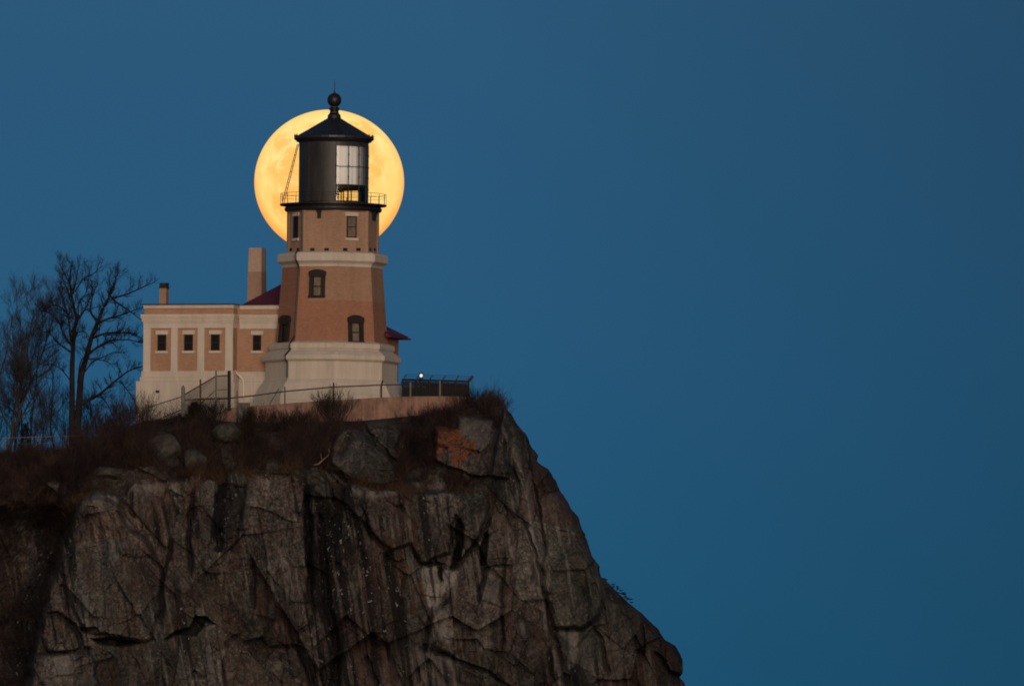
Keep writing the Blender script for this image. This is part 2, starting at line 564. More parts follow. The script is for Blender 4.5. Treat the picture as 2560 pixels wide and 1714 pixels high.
# lantern room: a blind iron wall on the landward side, glass on the rest
RL = rm(295)
LZ0, LZ1 = z1(1128), z1(606)
aM0, aM1 = R(-118) + A, R(4.6) + A              # the iron sector (angles from the local front, towards local +x)
wl = MB()
wl.lathe([(RL, LZ0), (RL, LZ1)], 36, a0=aM0, a1=aM1)
wl.lathe([(RL - 0.03, LZ0), (RL - 0.03, LZ1)], 36, a0=aM0, a1=aM1)
lw_ = wl.build('lantern_wall', M['lantern'], tower, smooth=True, recalc=False)
seam = MB()
for i in range(6):
    a = aM0 + (aM1 - aM0) * i / 5
    seam.tube([((RL + .004) * math.sin(a), -(RL + .004) * math.cos(a), LZ0), ((RL + .004) * math.sin(a), -(RL + .004) * math.cos(a), LZ1)], 0.022 if i in (0, 5) else 0.006, 6)
seam.build('wall_seam', M['lantern'], lw_)
MB().lathe([(RL + .012, LZ0), (RL + .03, LZ0 + .05), (RL + .03, LZ0 + .10), (RL - .02, LZ0 + .12), (RL - .06, LZ0 + .12)], 64, cap=False).build('lantern_sill', M['black'], tower)
MB().lathe([(RL - .06, z1(642)), (RL + .012, z1(640)), (RL + .012, z1(612)), (RL + .02, z1(606)), (RL - .06, z1(606))], 64, cap=False).build('lantern_head_band', M['lantern'], tower)
aG0, aG1 = aM1, aM0 + 2 * math.pi
gl_ = MB().lathe([(RL - .01, LZ0 + .1), (RL - .01, z1(636))], 60, a0=aG0, a1=aG1).build('lantern_glass', M['glass'], tower, smooth=True, recalc=False)
bars = MB()
NB = 11
for i in range(NB + 1):
    a = aG0 + (aG1 - aG0) * i / NB
    bars.tube([(RL * math.sin(a), -RL * math.cos(a), LZ0 + .05), (RL * math.sin(a), -RL * math.cos(a), z1(630))], 0.024, 6)
    for zz in (z1(1000), z1(905), z1(815), z1(715)):
        bars.box(-.03, .03, -.03, .03, zz - .045, zz + .045, lambda x, y, z, a=a: (RL * math.sin(a) + x, -RL * math.cos(a) + y, z))
for zz in (z1(985), z1(818)):
    bars.tube([(RL * math.sin(aG0 + (aG1 - aG0) * i / 60), -RL * math.cos(aG0 + (aG1 - aG0) * i / 60), zz) for i in range(61)], 0.018, 5)
bars.build('glazing_bar', M['black'], gl_)
RC = RL - 0.16
cv = []
NC = 240
for j, zz in enumerate((z1(970), z1(900), z1(800), z1(700), z1(630))):
    for i in range(NC):
        a = i * 2 * math.pi / NC
        r_ = RC + 0.022 * math.sin(a * 30) * (1 - 0.15 * j)
        cv.append((r_ * math.sin(a), -r_ * math.cos(a), zz))
cf = [(j * NC + i, j * NC + (i + 1) % NC, (j + 1) * NC + (i + 1) % NC, (j + 1) * NC + i) for j in range(4) for i in range(NC)]
# the curtain hangs round the front half only, so the moon shows below it and the far panes stay clear
MB().add(cv, cf).build('lens_curtain', M['curtain'], tower, smooth=True)
MB().lathe([(RC + .03, z1(1000)), (RC + .035, z1(968)), (RC - .05, z1(968)), (RC - .05, z1(1000))], 60, cap=False).build('curtain_rim', M['black'], tower)
ped = MB()
ped.lathe([(0.10, LZ0), (0.10, z1(1000)), (0.42, z1(985)), (0.42, z1(960))], 16)
for k_ in range(6):
    a = k_ * math.pi / 3 + 0.46 + A
    ped.tube([(.92 * math.sin(a), -.92 * math.cos(a), LZ0), (.92 * math.sin(a), -.92 * math.cos(a), z1(990))], 0.032, 6)
ped.build('lens_pedestal', M['black'], tower)
mech = MB()                                      # clockwork drive under the lens
ax, ay = 0.62 * math.sin(A + 0.42), -0.62 * math.cos(A + 0.42)
mech.box(ax - .2, ax + .2, ay - .12, ay + .12, z1(1030), z1(990))
mech.lathe([(.03, z1(1060)), (.16, z1(1052)), (.16, z1(1040)), (.03, z1(1032))], 14, cx=ax - .1, cy=ay)
mech.tube([(ax, ay, LZ0), (ax, ay, z1(1030))], .04, 6)
mech.build('lens_clockwork', M['black'], tower)
MB().lathe([(0.02, LZ0 + .02), (RL - .04, LZ0 + .02), (RL - .04, LZ0 + .06), (0.02, LZ0 + .06)], 48).build('lantern_floor', M['black'], tower)

# roof of the lantern, ball and spike
rf = MB()
rf.lathe([(RL - .05, z1(612)), (rm(297), z1(611)), (rm(300), z1(604)), (rm(318), z1(598)), (rm(326), z1(586)), (rm(338), z1(580)), (rm(342), z1(572)), (rm(340), z1(557)), (rm(328), z1(553)), (rm(316), z1(551)),
          (rm(200), z1(482)), (rm(52), z1(395)), (rm(46), z1(388))], 32)
rfo = rf.build('lantern_roof', M['roof_black'], tower)
sm_ = MB()
for k_ in range(16):
    a = k_ * math.pi / 8 + 0.1
    sm_.tube([(rm(316) * math.sin(a), -rm(316) * math.cos(a), z1(550)), (rm(185) * math.sin(a), -rm(185) * math.cos(a), z1(473)), (rm(52) * math.sin(a), -rm(52) * math.cos(a), z1(394))], 0.013, 5)
sm_.build('roof_seam', M['roof_black'], rfo)
for k_ in range(24):
    st = MB()
    a = k_ * math.pi / 12 + 0.12
    x, y = rm(334) * math.sin(a), -rm(334) * math.cos(a)
    st.lathe([(.022, z1(558)), (.05, z1(550)), (.028, z1(541)), (.005, z1(533))], 6, cx=x, cy=y)
    st.build('eave_knob', M['black'], rfo)
MB().lathe([(rm(56), z1(398)), (rm(58), z1(388)), (rm(55), z1(372)), (rm(52), z1(366)), (rm(40), z1(352)), (rm(37), z1(340)), (rm(36), z1(334)), (rm(44), z1(322)), (rm(46), z1(312)), (rm(36), z1(306)), (rm(34), z1(296))], 32).build('vent_neck', M['black'], rfo, smooth=False)
bl = [(rm(60.5) * math.sin(t), z1(240) - rm(60.5) * math.cos(t)) for t in np.linspace(0.55, math.pi - 0.12, 22)]
MB().lathe(bl, 36).build('ventilator_ball', M['black'], rfo, smooth=True)
MB().lathe([(rm(10), z1(184)), (rm(8), z1(172)), (rm(4), z1(160)), (rm(3.2), z1(95)), (rm(1.2), z1(58))], 10).build('spike', M['black'], rfo)

# ladder from the gallery to the eave on the left
lad = MB()
p0, p1 = at(600 + 355 / 3.408, 180 + 1130 / 3.408, -0.25), at(600 + 489 / 3.408, 180 + 615 / 3.408, -0.25)
def w2l(p):
    return np.array((p[0] * ca - p[1] * sa, p[0] * sa + p[1] * ca, p[2]))
q0, q1 = at(600 + 372 / 3.408, 180 + 1128 / 3.408, .05), at(600 + 500 / 3.408, 180 + 615 / 3.408, .05)
P0, P1, Q0, Q1 = map(w2l, (p0, p1, q0, q1))
lad.tube([P0, P1], 0.019, 6)
lad.tube([Q0, Q1], 0.019, 6)
for i in range(1, 11):
    f = i / 11
    lad.tube([P0 + (P1 - P0) * f, Q0 + (Q1 - Q0) * f], 0.012, 5)
lad.build('ladder', M['black'], tower)

# openings in the facets
def facet_fn(beta_local, apf):
    n = (math.sin(beta_local), -math.cos(beta_local))
    t = (math.cos(beta_local), math.sin(beta_local))
    def fn(u, y, z):                             # y: towards the inside
        a = apf(z) - y
        return (n[0] * a + t[0] * u, n[1] * a + t[1] * u, z)
    return fn
ap_low = lambda z: C8 * (RS0 + (RS1 - RS0) * (z - SH0) / (SH1 - SH0))
ap_up = lambda z: C8 * RU
def px_facet(sx, sy, beta, apf):
    z = 45.0
    for _ in range(4):
        Y = -apf(z) * math.cos(beta)
        p = at(sx, sy, Y)
        z = p[2]
    u = (p[0] - apf(z) * math.sin(beta)) / math.cos(beta)
    p = at(sx, sy, -apf(z) * math.cos(beta) + u * math.sin(beta))
    return (p[0] - apf(z) * math.sin(beta)) / math.cos(beta), float(p[2])

def arch(u0, u1, z0, rise, n=10):
    return [(u0 + (u1 - u0) * i / n, z0 + rise * (1 - (2 * i / n - 1) ** 2)) for i in range(n + 1)]

def hood_window(beta, x0, x1, y0, y1, ysh, pane, off=600):
    """window in a heavy black surround with an arched hood; rows and columns from the close-ups"""
    apf = ap_low
    yc, xc = (y0 + y1) / 2, (x0 + x1) / 2
    bl_ = beta + A
    uc, zc = px_facet(600 + xc / 3.408, off + yc / 3.408, beta, apf)
    ua, _ = px_facet(600 + x0 / 3.408, off + yc / 3.408, beta, apf)
    ub, _ = px_facet(600 + x1 / 3.408, off + yc / 3.408, beta, apf)
    _, zt = px_facet(600 + xc / 3.408, off + y0 / 3.408, beta, apf)
    _, zb = px_facet(600 + xc / 3.408, off + y1 / 3.408, beta, apf)
    _, zs = px_facet(600 + xc / 3.408, off + ysh / 3.408, beta, apf)
    W = (ub - ua)
    # u is mirrored on purpose nowhere: u grows to the right
    fn = facet_fn(bl_, apf)
    hw = W / 2
    jw = W * 0.24
    m = MB()
    m.box(uc - hw * .93, uc - hw + jw, -.10, .06, zb + .12, zs - .06, fn)
    m.box(uc + hw - jw, uc + hw * .93, -.10, .06, zb + .12, zs - .06, fn)
    m.box(uc - hw * .98, uc + hw * .98, -.13, .06, zb, zb + .12, fn)
    zh = zs - (zs - zb) * 0.13
    hood = [(uc - hw, zh), (uc - hw + .05, zh - .10), (uc - hw + jw * .9, zh - .10), (uc - hw + jw, zs - W * .30), (uc + hw - jw, zs - W * .30), (uc + hw - jw * .9, zh - .10), (uc + hw - .05, zh - .10), (uc + hw, zh)]
    hood += [q for q in reversed(arch(uc - hw, uc + hw, zs, zt - zs))]
    m.prism(hood, -.15, .06, fn)
    wd = m.build('window', M['frame'], tower, bevel=0.008)
    iw = hw - jw
    sash = MB()
    b_ = 0.05
    sash.box(uc - iw, uc - iw + b_, -.035, .0, zb + .12, zs - W * .30, fn)
    sash.box(uc + iw - b_, uc + iw, -.035, .0, zb + .12, zs - W * .30, fn)
    zm = (zb + zs - W * .2) / 2
    sash.box(uc - iw + b_, uc + iw - b_, -.034, .0, zm - .03, zm + .03, fn)
    sash.build('sash', M['frame'], wd)
    MB().box(uc - iw + .002, uc + iw - .002, -.012, .03, zb + .121, zs - W * .30 - .001, fn).build('pane', pane, wd)
    return wd

bFL, bFR, bL, bR = R(-17.5), R(27.5), R(-62.5), R(72.5)
hood_window(bFL, 588, 732, 248, 490, 268, M['blind'])
hood_window(bFR, 915, 1052, 638, 880, 662, M['blind'])
hood_window(bL, 343, 430, 640, 880, 662, M['darkpane'])

def flat_window(parent, fn, u0, u1, z0, z1_, pane, sw=0.02, lint=(0.10, 0.36), sill=(0.10, 0.20), sashes=True, fr=0.06):
    """small window: dark frame, pane, pale lintel and sill"""
    m = MB()
    m.box(u0, u0 + fr, -.03, .05, z0, z1_, fn)
    m.box(u1 - fr, u1, -.03, .05, z0, z1_, fn)
    m.box(u0 + fr, u1 - fr, -.029, .05, z1_ - fr, z1_, fn)
    m.box(u0 + fr, u1 - fr, -.029, .05, z0, z0 + fr, fn)
    if sashes:
        zm = (z0 + z1_) / 2
        m.box(u0 + fr, u1 - fr, -.025, .05, zm - .025, zm + .025, fn)
    wd = m.build('window', M['frame'], parent)
    MB().box(u0 + fr * .9, u1 - fr * .9, -.008, .04, z0 + fr * .9, z1_ - fr * .9, fn).build('pane', pane, wd)
    MB().box(u0 - lint[0], u1 + lint[0], -.045, .05, z1_ + .002, z1_ + lint[1], fn).build('lintel', M['stone_trim'], wd, bevel=.006)
    MB().box(u0 - sill[0], u1 + sill[0], -.075, .05, z0 - sill[1], z0 - .002, fn).build('sill', M['stone_trim'], wd, bevel=.006)
    return wd

def up_window(beta, x0, x1, y0, y1, pane):
    yc = (y0 + y1) / 2
    ua, _ = px_facet(600 + x0 / 3.408, 180 + yc / 3.408, beta, ap_up)
    ub, _ = px_facet(600 + x1 / 3.408, 180 + yc / 3.408, beta, ap_up)
    xc = (x0 + x1) / 2
    _, zt = px_facet(600 + xc / 3.408, 180 + y0 / 3.408, beta, ap_up)
    _, zb = px_facet(600 + xc / 3.408, 180 + y1 / 3.408, beta, ap_up)
    return flat_window(tower, facet_fn(beta + A, ap_up), ua, ub, zb, zt, pane, lint=(.09, .20), sill=(.09, .14))
up_window(bFR, 908, 992, 1228, 1412, M['blind'])
up_window(bL, 458, 497, 1228, 1415, M['darkpane'])

# iron brackets under the gallery, small vents above the cornice
for beta, x0, x1, y0, y1 in ((bFL, 660, 695, 1180, 1246), (bR, 1122, 1146, 1195, 1262)):
    ua, zc = px_facet(600 + x0 / 3.408, 180 + 1215 / 3.408, beta, ap_up)
    ub, _ = px_facet(600 + x1 / 3.408, 180 + 1215 / 3.408, beta, ap_up)
    _, zt = px_facet(600 + x0 / 3.408, 180 + y0 / 3.408, beta, ap_up)
    _, zb = px_facet(600 + x0 / 3.408, 180 + y1 / 3.408, beta, ap_up)
    fn = facet_fn(beta + A, ap_up)
    br = MB()
    br.box(ua, ub, -.16, .05, zt - .1, zt + .08, fn)
    br.box(ua + .02, ub - .02, -.09, .05, zb, zt - .1, fn)
    br.build('iron_bracket', M['black'], tower)
for beta, xs in ((bFL, (617, 738)), (bFR, (895, 1008)), (bL, (435, 497)), (bR, (1108, 1146))):
    for x in xs:
        uc, zc = px_facet(600 + x / 3.408, 180 + 1512 / 3.408, beta, ap_up)
        fn = facet_fn(beta + A, ap_up)
        v_ = MB()
        v_.box(uc - .115, uc + .115, -.02, .05, zc - .075, zc + .075, fn)
        for j in range(3):
            v_.box(uc - .115, uc + .115, -.045, -.02, zc - .065 + j * .05, zc - .045 + j * .05, fn)
        v_.build('vent', M['black'], tower)

# black downpipe following the profile at the left front corner
def corner_pt(r, z, k_=-1, out=0.05):
    a = -OCT
    return ((r + out) * math.sin(a), -(r + out) * math.cos(a), z)
dp = MB()
pp = [corner_pt(ro(392), z1(1195)), corner_pt(ro(392), z2(125)), corner_pt(ro(445), z2(108)), corner_pt(ro(473), z2(135)), corner_pt(ro(473), z2(185)),
      corner_pt(ro(445), z2(225)), corner_pt(RS1, SH1 - .15), corner_pt(RS0, SH0 + .25), corner_pt(ro(520), z2(885)), corner_pt(ro(539), z2(910)), corner_pt(ro(539), z2(935)), corner_pt(ro(530), z2(955)),
      corner_pt(ro(594), z2(1003)), corner_pt(ro(594), z2(1040)), corner_pt(ro(564), z2(1062)), corner_pt(ro(564), z2(1190))]
dp.tube(pp, 0.045, 8)
dp.build('downpipe', M['black'], tower)

# ------------------------------------------------------------------ fog signal building
fog = thing('fog_signal_building', 'flat-roofed ochre brick building with cream piers left of the tower', 'building', (0, 0, 0), -A)
x3 = lambda x, y, ly: loc(320 + x / 3.408, 600 + y / 3.408, ly)
C1, C2, YB = -1.30, -0.60, 7.0
X = lambda x, y=900: float(x3(x, y, C1)[0])
Z = lambda y, x=500: float(x3(x, y, C1)[1])
xl, xr = X(133), X(893)
xR = X(1400)                                     # the recessed wing runs on behind the tower
ZG = 36.4
zc0, zc1 = Z(705), Z(632)
wall = MB()
wall.box(xl, xr, C1 + .07, YB, ZG, Z(556))
wall.box(xr + .001, xR, C2, YB - .01, ZG, Z(556))
wall.build('brick_wall', M['brick_fog'], fog)
base = MB()
bl0 = X(76, 1400)
base.prism([(bl0, ZG), (xr + .17, ZG), (xr + .17, Z(1200)), (bl0, Z(1200))], C1 - .20, YB + .1)
base.box(xl - .14, xr + .10, C1 - .12, YB + .05, Z(1200), Z(1163))
base.box(xl - .09, xr + .06, C1 - .06, YB + .03, Z(1163), Z(1115))
zr = lambda y: float(x3(1100, y, C2)[1])
base.box(xr + .171, xR, C2 - .16, YB - .02, ZG, zr(1165))
base.box(xr + .101, xR, C2 - .08, YB - .03, zr(1165), zr(1122))
base.box(xl - .145, xr + .105, C1 - .135, C1, Z(1169), Z(1163) - .002)
base.build('stone_plinth', M['stone'], fog, bevel=0.01)
trim = MB()
trim.box(xl - .01, xr + .01, C1 - .03, YB + .01, Z(750), zc0)              # frieze
trim.box(xl - .03, xr + .03, C1 - .07, YB + .02, zc0, Z(690))
trim.box(xl - .07, xr + .06, C1 - .12, YB + .04, Z(690), Z(668))
trim.box(xl - .11, xr + .09, C1 - .17, YB + .06, Z(668), Z(655))
trim.box(xl - .13, xr + .11, C1 - .20, YB + .08, Z(655), zc1)
trim.box(xl - .02, xr + .02, C1 - .02, YB + .012, Z(580), Z(562))          # coping
trim.box(xl - .04, xr + .04, C1 - .05, YB + .03, Z(562), Z(553))
for ya, yb, p in ((755, 708, .03), (708, 692, .07), (692, 670, .12), (670, 657, .17), (657, 637, .20), (588, 565, .02), (565, 556, .05)):
    trim.box(xr + .125 + (p * .02), xR, C2 - p, YB - .04, zr(ya), zr(yb))
trim.build('cornice', M['stone_trim'], fog, bevel=0.006)
for a_, b_ in ((131, 193), (366, 423), (592, 650), (828, 893)):
    MB().box(X(a_), X(b_), C1 - .012, C1 + .25, Z(1116), Z(749)).build('pier', M['stone_trim'], fog)
pf = lambda u, y, z: (u, C1 + .07 + y, z)
for a_, b_ in ((248, 322), (475, 550), (703, 778)):
    flat_window(fog, pf, X(a_), X(b_), Z(942), Z(803), M['darkpane'], lint=(.10, .21), sill=(.10, .125))
pr = lambda u, y, z: (u, C2 + y, z)
xw = lambda x: float(x3(x, 870, C2)[0])
flat_window(fog, pr, xw(1065), xw(1135), zr(942), zr(808), M['darkpane'], lint=(.10, .21), sill=(.10, .125))
rfm = MB()
rfm.box(xl - .10, xr + .05, C1 - .09, YB + .06, Z(553) + .001, Z(543))
rfm.box(xr + .051, xR, C2 - .09, YB - .05, zr(556) + .001, zr(549))
rfm.build('flat_roof', M['black'], fog)
vt = MB()
vt.box(X(245, 1290), X(278, 1290), C1 - .215, C1 - .1, Z(1301), Z(1280))
vt.build('wall_vent', M['black'], fog)
def chimney(x0, x1, y0, y1, ly, depth, mat, cap=None, capy=None, grime=None):
    c0, zt = x3(x0, y0, ly)
    c1_, _ = x3(x1, y0, ly)
    m = MB()
    zz = Z(560)
    g0 = x3(x0, grime, ly)[1] if grime else None
    if cap:
        zcp = x3(x0, capy, ly)[1]
        m.box(c0, c1_, ly, ly + depth, zz, zcp)
        o = m.build('chimney', mat, fog)
        k_ = MB()
        k_.box(c0 - .03, c1_ + .03, ly - .03, ly + depth + .03, zcp, zcp + .06)
        k_.box(c0 - .0, c1_ + .0, ly - .0, ly + depth, zcp + .06, zt - .03)
        k_.box(c0 - .02, c1_ + .02, ly - .02, ly + depth + .02, zt - .03, zt)
        k_.build('chimney_cap', cap, o)
    else:
        d_ = 0.10
        n = 4
        vs = []
        for zq, e in ((zz - .5, d_), (g0, d_ * .35), (zt, 0)):
            vs += [(c0 - e * .6, ly - e, zq), (c1_ + e * .6, ly - e, zq), (c1_ + e * .6, ly + depth + e, zq), (c0 - e * .6, ly + depth + e, zq)]
        o = MB().add(vs[4:], [(0, 3, 2, 1), (4, 5, 6, 7)] + [(i, (i + 1) % 4, (i + 1) % 4 + 4, i + 4) for i in range(4)]).build('chimney', mat, fog)
        MB().add(vs[:8], [(0, 3, 2, 1), (4, 5, 6, 7)] + [(i, (i + 1) % 4, (i + 1) % 4 + 4, i + 4) for i in range(4)]).build('chimney_foot', M['brick_grime'], o)
    return o
chimney(268, 326, 365, 545, 1.2, .42, M['brick_grime'], M['black'], 410)
chimney(1030, 1138, 66, 500, 3.2, .72, M['brick_chim'], grime=268)
# red hipped roof behind the parapet
e0, ze = x3(960, 556, C2 + .3)
r0, zrdg = x3(1330, 362, 3.0)
hx = e0 + 5.7
hip = MB().add([(e0, C2 + .3, ze), (hx, C2 + .3, ze), (hx, 6.4, ze), (e0, 6.4, ze), (r0, 3.0, zrdg), (hx - 2.4, 3.0, zrdg)],
               [(0, 1, 5, 4), (1, 2, 5), (2, 3, 4, 5), (3, 0, 4), (0, 3, 2, 1)])
hipo = hip.build('hipped_roof', M['roof_red'], fog)
# white drain pipe
dpw = MB()
pts = [loc(320 + q[0] / 3.408, 600 + q[1] / 3.408, C2 - .26) for q in ((893, 1090), (905, 1105), (940, 1145), (972, 1182), (981, 1200), (984, 1260), (984, 1345))]
dpw.tube([(a_, C2 - .26, b_) for a_, b_ in pts], .05, 8)
dpw.build('downpipe', M['white_pipe'], fog)

# building behind the tower on the right
ent = thing('entrance_building', 'low brick building with red hipped roof behind the right side of the tower', 'building', (0, 0, 0), -A)
x4 = lambda x, y, ly: loc(600 + x / 3.408, 600 + y / 3.408, ly)
EY, ED = 1.0, 2.4
ex1, ez1 = x4(1352, 850, EY + ED)
ex0 = ex1 - 5.0
MB().box(ex0, ex1, EY, EY + ED, 37.0, ez1).build('brick_wall', M['brick_low'], ent)
oz = .42
rx1, rz0 = x4(1428, 838, EY + ED + oz)
rise = 1.6
rr_ = MB().add([(ex0 - oz, EY - oz, rz0 + .1), (rx1, EY - oz, rz0 + .1), (rx1, EY + ED + oz, rz0 + .1), (ex0 - oz, EY + ED + oz, rz0 + .1), (rx1 - 3.1, EY + ED / 2, rz0 + .1 + rise), (rx1 - 3.2, EY + ED / 2, rz0 + .1 + rise)],
               [(0, 1, 4, 5), (1, 2, 4), (2, 3, 5, 4), (3, 0, 5), (0, 3, 2, 1)]).build('roof', M['roof_red'], ent)
g_ = MB()
g_.box(ex0 - oz - .02, rx1 + .03, EY - oz - .03, EY + ED + oz + .03, rz0 - .0, rz0 + .098)
g_.box(ex0 - oz - .14, rx1 + .16, EY - oz - .10, EY + ED + oz + .10, rz0 - .075, rz0 - .002)
g_.build('gutter', M['roof_red'], rr_)

# ------------------------------------------------------------------ the rock headland
rs = np.random.RandomState(7)
def _hash(ix, iy, seed):
    h = (ix.astype(np.int64) * 374761393 + iy.astype(np.int64) * 668265263 + seed * 1442695041) & 0x7fffffff
    h = ((h ^ (h >> 13)) * 1274126177) & 0x7fffffff
    return ((h ^ (h >> 16)) & 0xffffff) / float(0xffffff)
def vnoise(x, y, seed=0):
    ix, iy = np.floor(x), np.floor(y)
    fx, fy = x - ix, y - iy
    fx = fx * fx * fx * (fx * (fx * 6 - 15) + 10)
    fy = fy * fy * fy * (fy * (fy * 6 - 15) + 10)
    a, b = _hash(ix, iy, seed), _hash(ix + 1, iy, seed)
    c, d = _hash(ix, iy + 1, seed), _hash(ix + 1, iy + 1, seed)
    return (a + (b - a) * fx) * (1 - fy) + (c + (d - c) * fx) * fy
def fbm(x, y, o=5, seed=0, g=0.5):
    s, a, t = 0, 1.0, 0
    for i in range(o):
        s = s + a * vnoise(x * 2 ** i + 17.3 * i, y * 2 ** i - 9.1 * i, seed + i)
        t += a
        a *= g
    return s / t
def worley(x, y, seed=0, jit=0.9):
    """nearest and second distance, offset to the nearest point, its id"""
    ix, iy = np.floor(x), np.floor(y)
    f1 = np.full(x.shape, 9.0)
    f2 = np.full(x.shape, 9.0)
    dx1 = np.zeros(x.shape)
    dy1 = np.zeros(x.shape)
    h1 = np.zeros(x.shape)
    for i in (-1, 0, 1):
        for j in (-1, 0, 1):
            cx, cy = ix + i, iy + j
            px = cx + 0.5 + jit * (_hash(cx, cy, seed) - 0.5)
            py = cy + 0.5 + jit * (_hash(cx, cy, seed + 91) - 0.5)
            dx, dy = x - px, y - py
            d = np.hypot(dx, dy)
            n = d < f1
            f2 = np.where(n, f1, np.minimum(f2, d))
            dx1 = np.where(n, dx, dx1)
            dy1 = np.where(n, dy, dy1)
            h1 = np.where(n, _hash(cx, cy, seed + 37), h1)
            f1 = np.where(n, d, f1)
    return f1, f2, dx1, dy1, h1
def sstep(a, b, x):
    t = np.clip((x - a) / (b - a), 0, 1)
    return t * t * (3 - 2 * t)
def poly_dist(X_, Y_, pts):
    """distance to an open polyline and the position along it (0..1)"""
    d = np.full(X_.shape, 1e9)
    s = np.zeros(X_.shape)
    n = len(pts) - 1
    for i in range(n):
        (ax, ay), (bx, by) = pts[i], pts[i + 1]
        vx, vy = bx - ax, by - ay
        t = np.clip(((X_ - ax) * vx + (Y_ - ay) * vy) / (vx * vx + vy * vy), 0, 1)
        q = np.hypot(X_ - ax - t * vx, Y_ - ay - t * vy)
        m = q < d
        d = np.where(m, q, d)
        s = np.where(m, (i + t) / n, s)
    return d, s
def poly_sd(X_, Y_, pts):
    """signed distance to a polygon, positive inside"""
    d, _ = poly_dist(X_, Y_, list(pts) + [pts[0]])
    ins = np.zeros(X_.shape, bool)
    n = len(pts)
    for i in range(n):
        (ax, ay), (bx, by) = pts[i], pts[(i + 1) % n]
        if ay == by:
            continue
        c = ((ay > Y_) != (by > Y_)) & (X_ < (bx - ax) * (Y_ - ay) / (by - ay) + ax)
        ins ^= c
    return np.where(ins, d, -d)

FR = {'S': (0, 0, 1.0), 'A': (0, 1180, 2.935), 'B': (400, 1180, 2.935), 'C': (840, 1200, 3.05), 'D': (780, 1000, 4.879), 'E': (1300, 1200, 3.05),
      '5': (880, 840, 3.919), '6': (300, 940, 3.903), '7': (0, 1080, 2.473), '8': (840, 1080, 2.473), '4': (0, 600, 2.8), '3': (320, 600, 3.408)}
def px(f, *pts):
    ox, oy, k_ = FR[f]
    return [(ox + a / k_, oy + b / k_) for a, b in pts]

TOPL = [(-900, 1150), (-420, 1142), (-200, 1138), (0, 1134), (150, 1122), (230, 1098), (300, 1072), (360, 1052), (460, 1042), (580, 1054), (700, 1056), (900, 1052), (980, 1044), (1060, 1036), (1150, 1020), (1215, 1000), (1240, 997), (1800, 997)]
LEDGE = [(-900, 1250), (0, 1255), (150, 1262), (185, 1240), (320, 1226), (342, 1197), (440, 1199), (520, 1188), (560, 1192), (640, 1180), (765, 1176), (800, 1190), (835, 1201), (954, 1214), (1005, 1215), (1026, 1230), (1071, 1221), (1169, 1224), (1206, 1222), (1226, 1190), (1246, 1090), (1262, 1010), (1800, 1008)]
RIDGE = [(1255, 990), (1262, 1020), (1293, 1121), (1326, 1197), (1343, 1331), (1356, 1384), (1352, 1413), (1366, 1462), (1375, 1511), (1379, 1567), (1395, 1626), (1411, 1685), (1424, 1780)]
SIL = [(1240, 995), (1262, 1012), (1273, 1028), (1290, 1055), (1312, 1082), (1330, 1115), (1345, 1138), (1342, 1152), (1351, 1160), (1372, 1172), (1392, 1207), (1418, 1256), (1441, 1287), (1454, 1321), (1470, 1354),
       (1480, 1387), (1497, 1416), (1503, 1441), (1514, 1447), (1543, 1479), (1582, 1515), (1611, 1538), (1648, 1574), (1664, 1599), (1687, 1613), (1703, 1636), (1708, 1660), (1704, 1684), (1698, 1691), (1710, 1705), (1722, 1740), (1735, 1790)]
silf = lambda v: np.interp(v, [q[1] for q in SIL], [q[0] for q in SIL]) + 9 * (fbm(np.asarray(v, float) / 26, np.asarray(v, float) * 0 + 2.5, 4, 201) - .5)
itp = lambda v, L, ax=0: np.interp(v, [q[ax] for q in L], [q[1 - ax] for q in L])

NX, NY, YBOT = 1040, 440, 1782.0
tt = np.concatenate([np.linspace(0, .16, 90, endpoint=False), np.linspace(.16, 1, NX - 90)])
T, V_ = np.meshgrid(tt, np.linspace(0, 1, NY) ** 1.0)
XL = -420.0
GX = XL + T * (1700 - XL)
for _ in range(14):
    tp = itp(GX, TOPL)
    GY = tp + V_ * (YBOT - tp)
    GX = 0.5 * GX + 0.5 * (XL + T * (silf(GY) - XL))
tp = itp(GX, TOPL)
GY = tp + V_ * (YBOT - tp)
# organic edges: features are looked up at slightly warped positions
WX = GX + 9 * (fbm(GX / 55, GY / 55, 4, 3) - .5) * 2
WY = GY + 9 * (fbm(GX / 55, GY / 55, 4, 11) - .5) * 2
yl = itp(WX, LEDGE) + 48 * (fbm(GX / 60, GX * 0, 4, 15) - .5)
u_ = np.clip((WY - tp) / np.maximum(yl - tp, 8), 0, 1)
face = sstep(-4, 5, WY - yl)
DY = -8.6 - 4.6 * u_ - 1.3 * face - 2.6 * np.clip((GY - yl) / 500, 0, 2)
# rounded top lip of the slope
DY += 1.0 * np.exp(-np.clip(GY - tp, 0, 999) / 12.0)
rx = itp(WY, RIDGE, 1)
DY += np.clip(GX - rx, 0, 999) * 0.024
silx = silf(GY)
q_ = np.clip(1 - (silx - GX) / 34.0, 0, 1)
DY += 3.2 * (1 - np.sqrt(np.clip(1 - q_ * q_, 0, 1)))
# deep gully on the left
GUL = px('A', (560, 130), (545, 240), (500, 400), (440, 540), (410, 720), (340, 880), (310, 1000), (290, 1130), (250, 1260), (205, 1420), (230, 1500), (180, 1568), (170, 1780))
gx = itp(WY, GUL, 1)
gul = sstep(14, -16, WX - gx) * sstep(1200, 1330, WY)
DY += gul * (5.5 + 1.6 * np.clip((gx - WX) / 60, 0, 1))
inface = np.clip(face * (1 - .0 * gul), 0, 1)

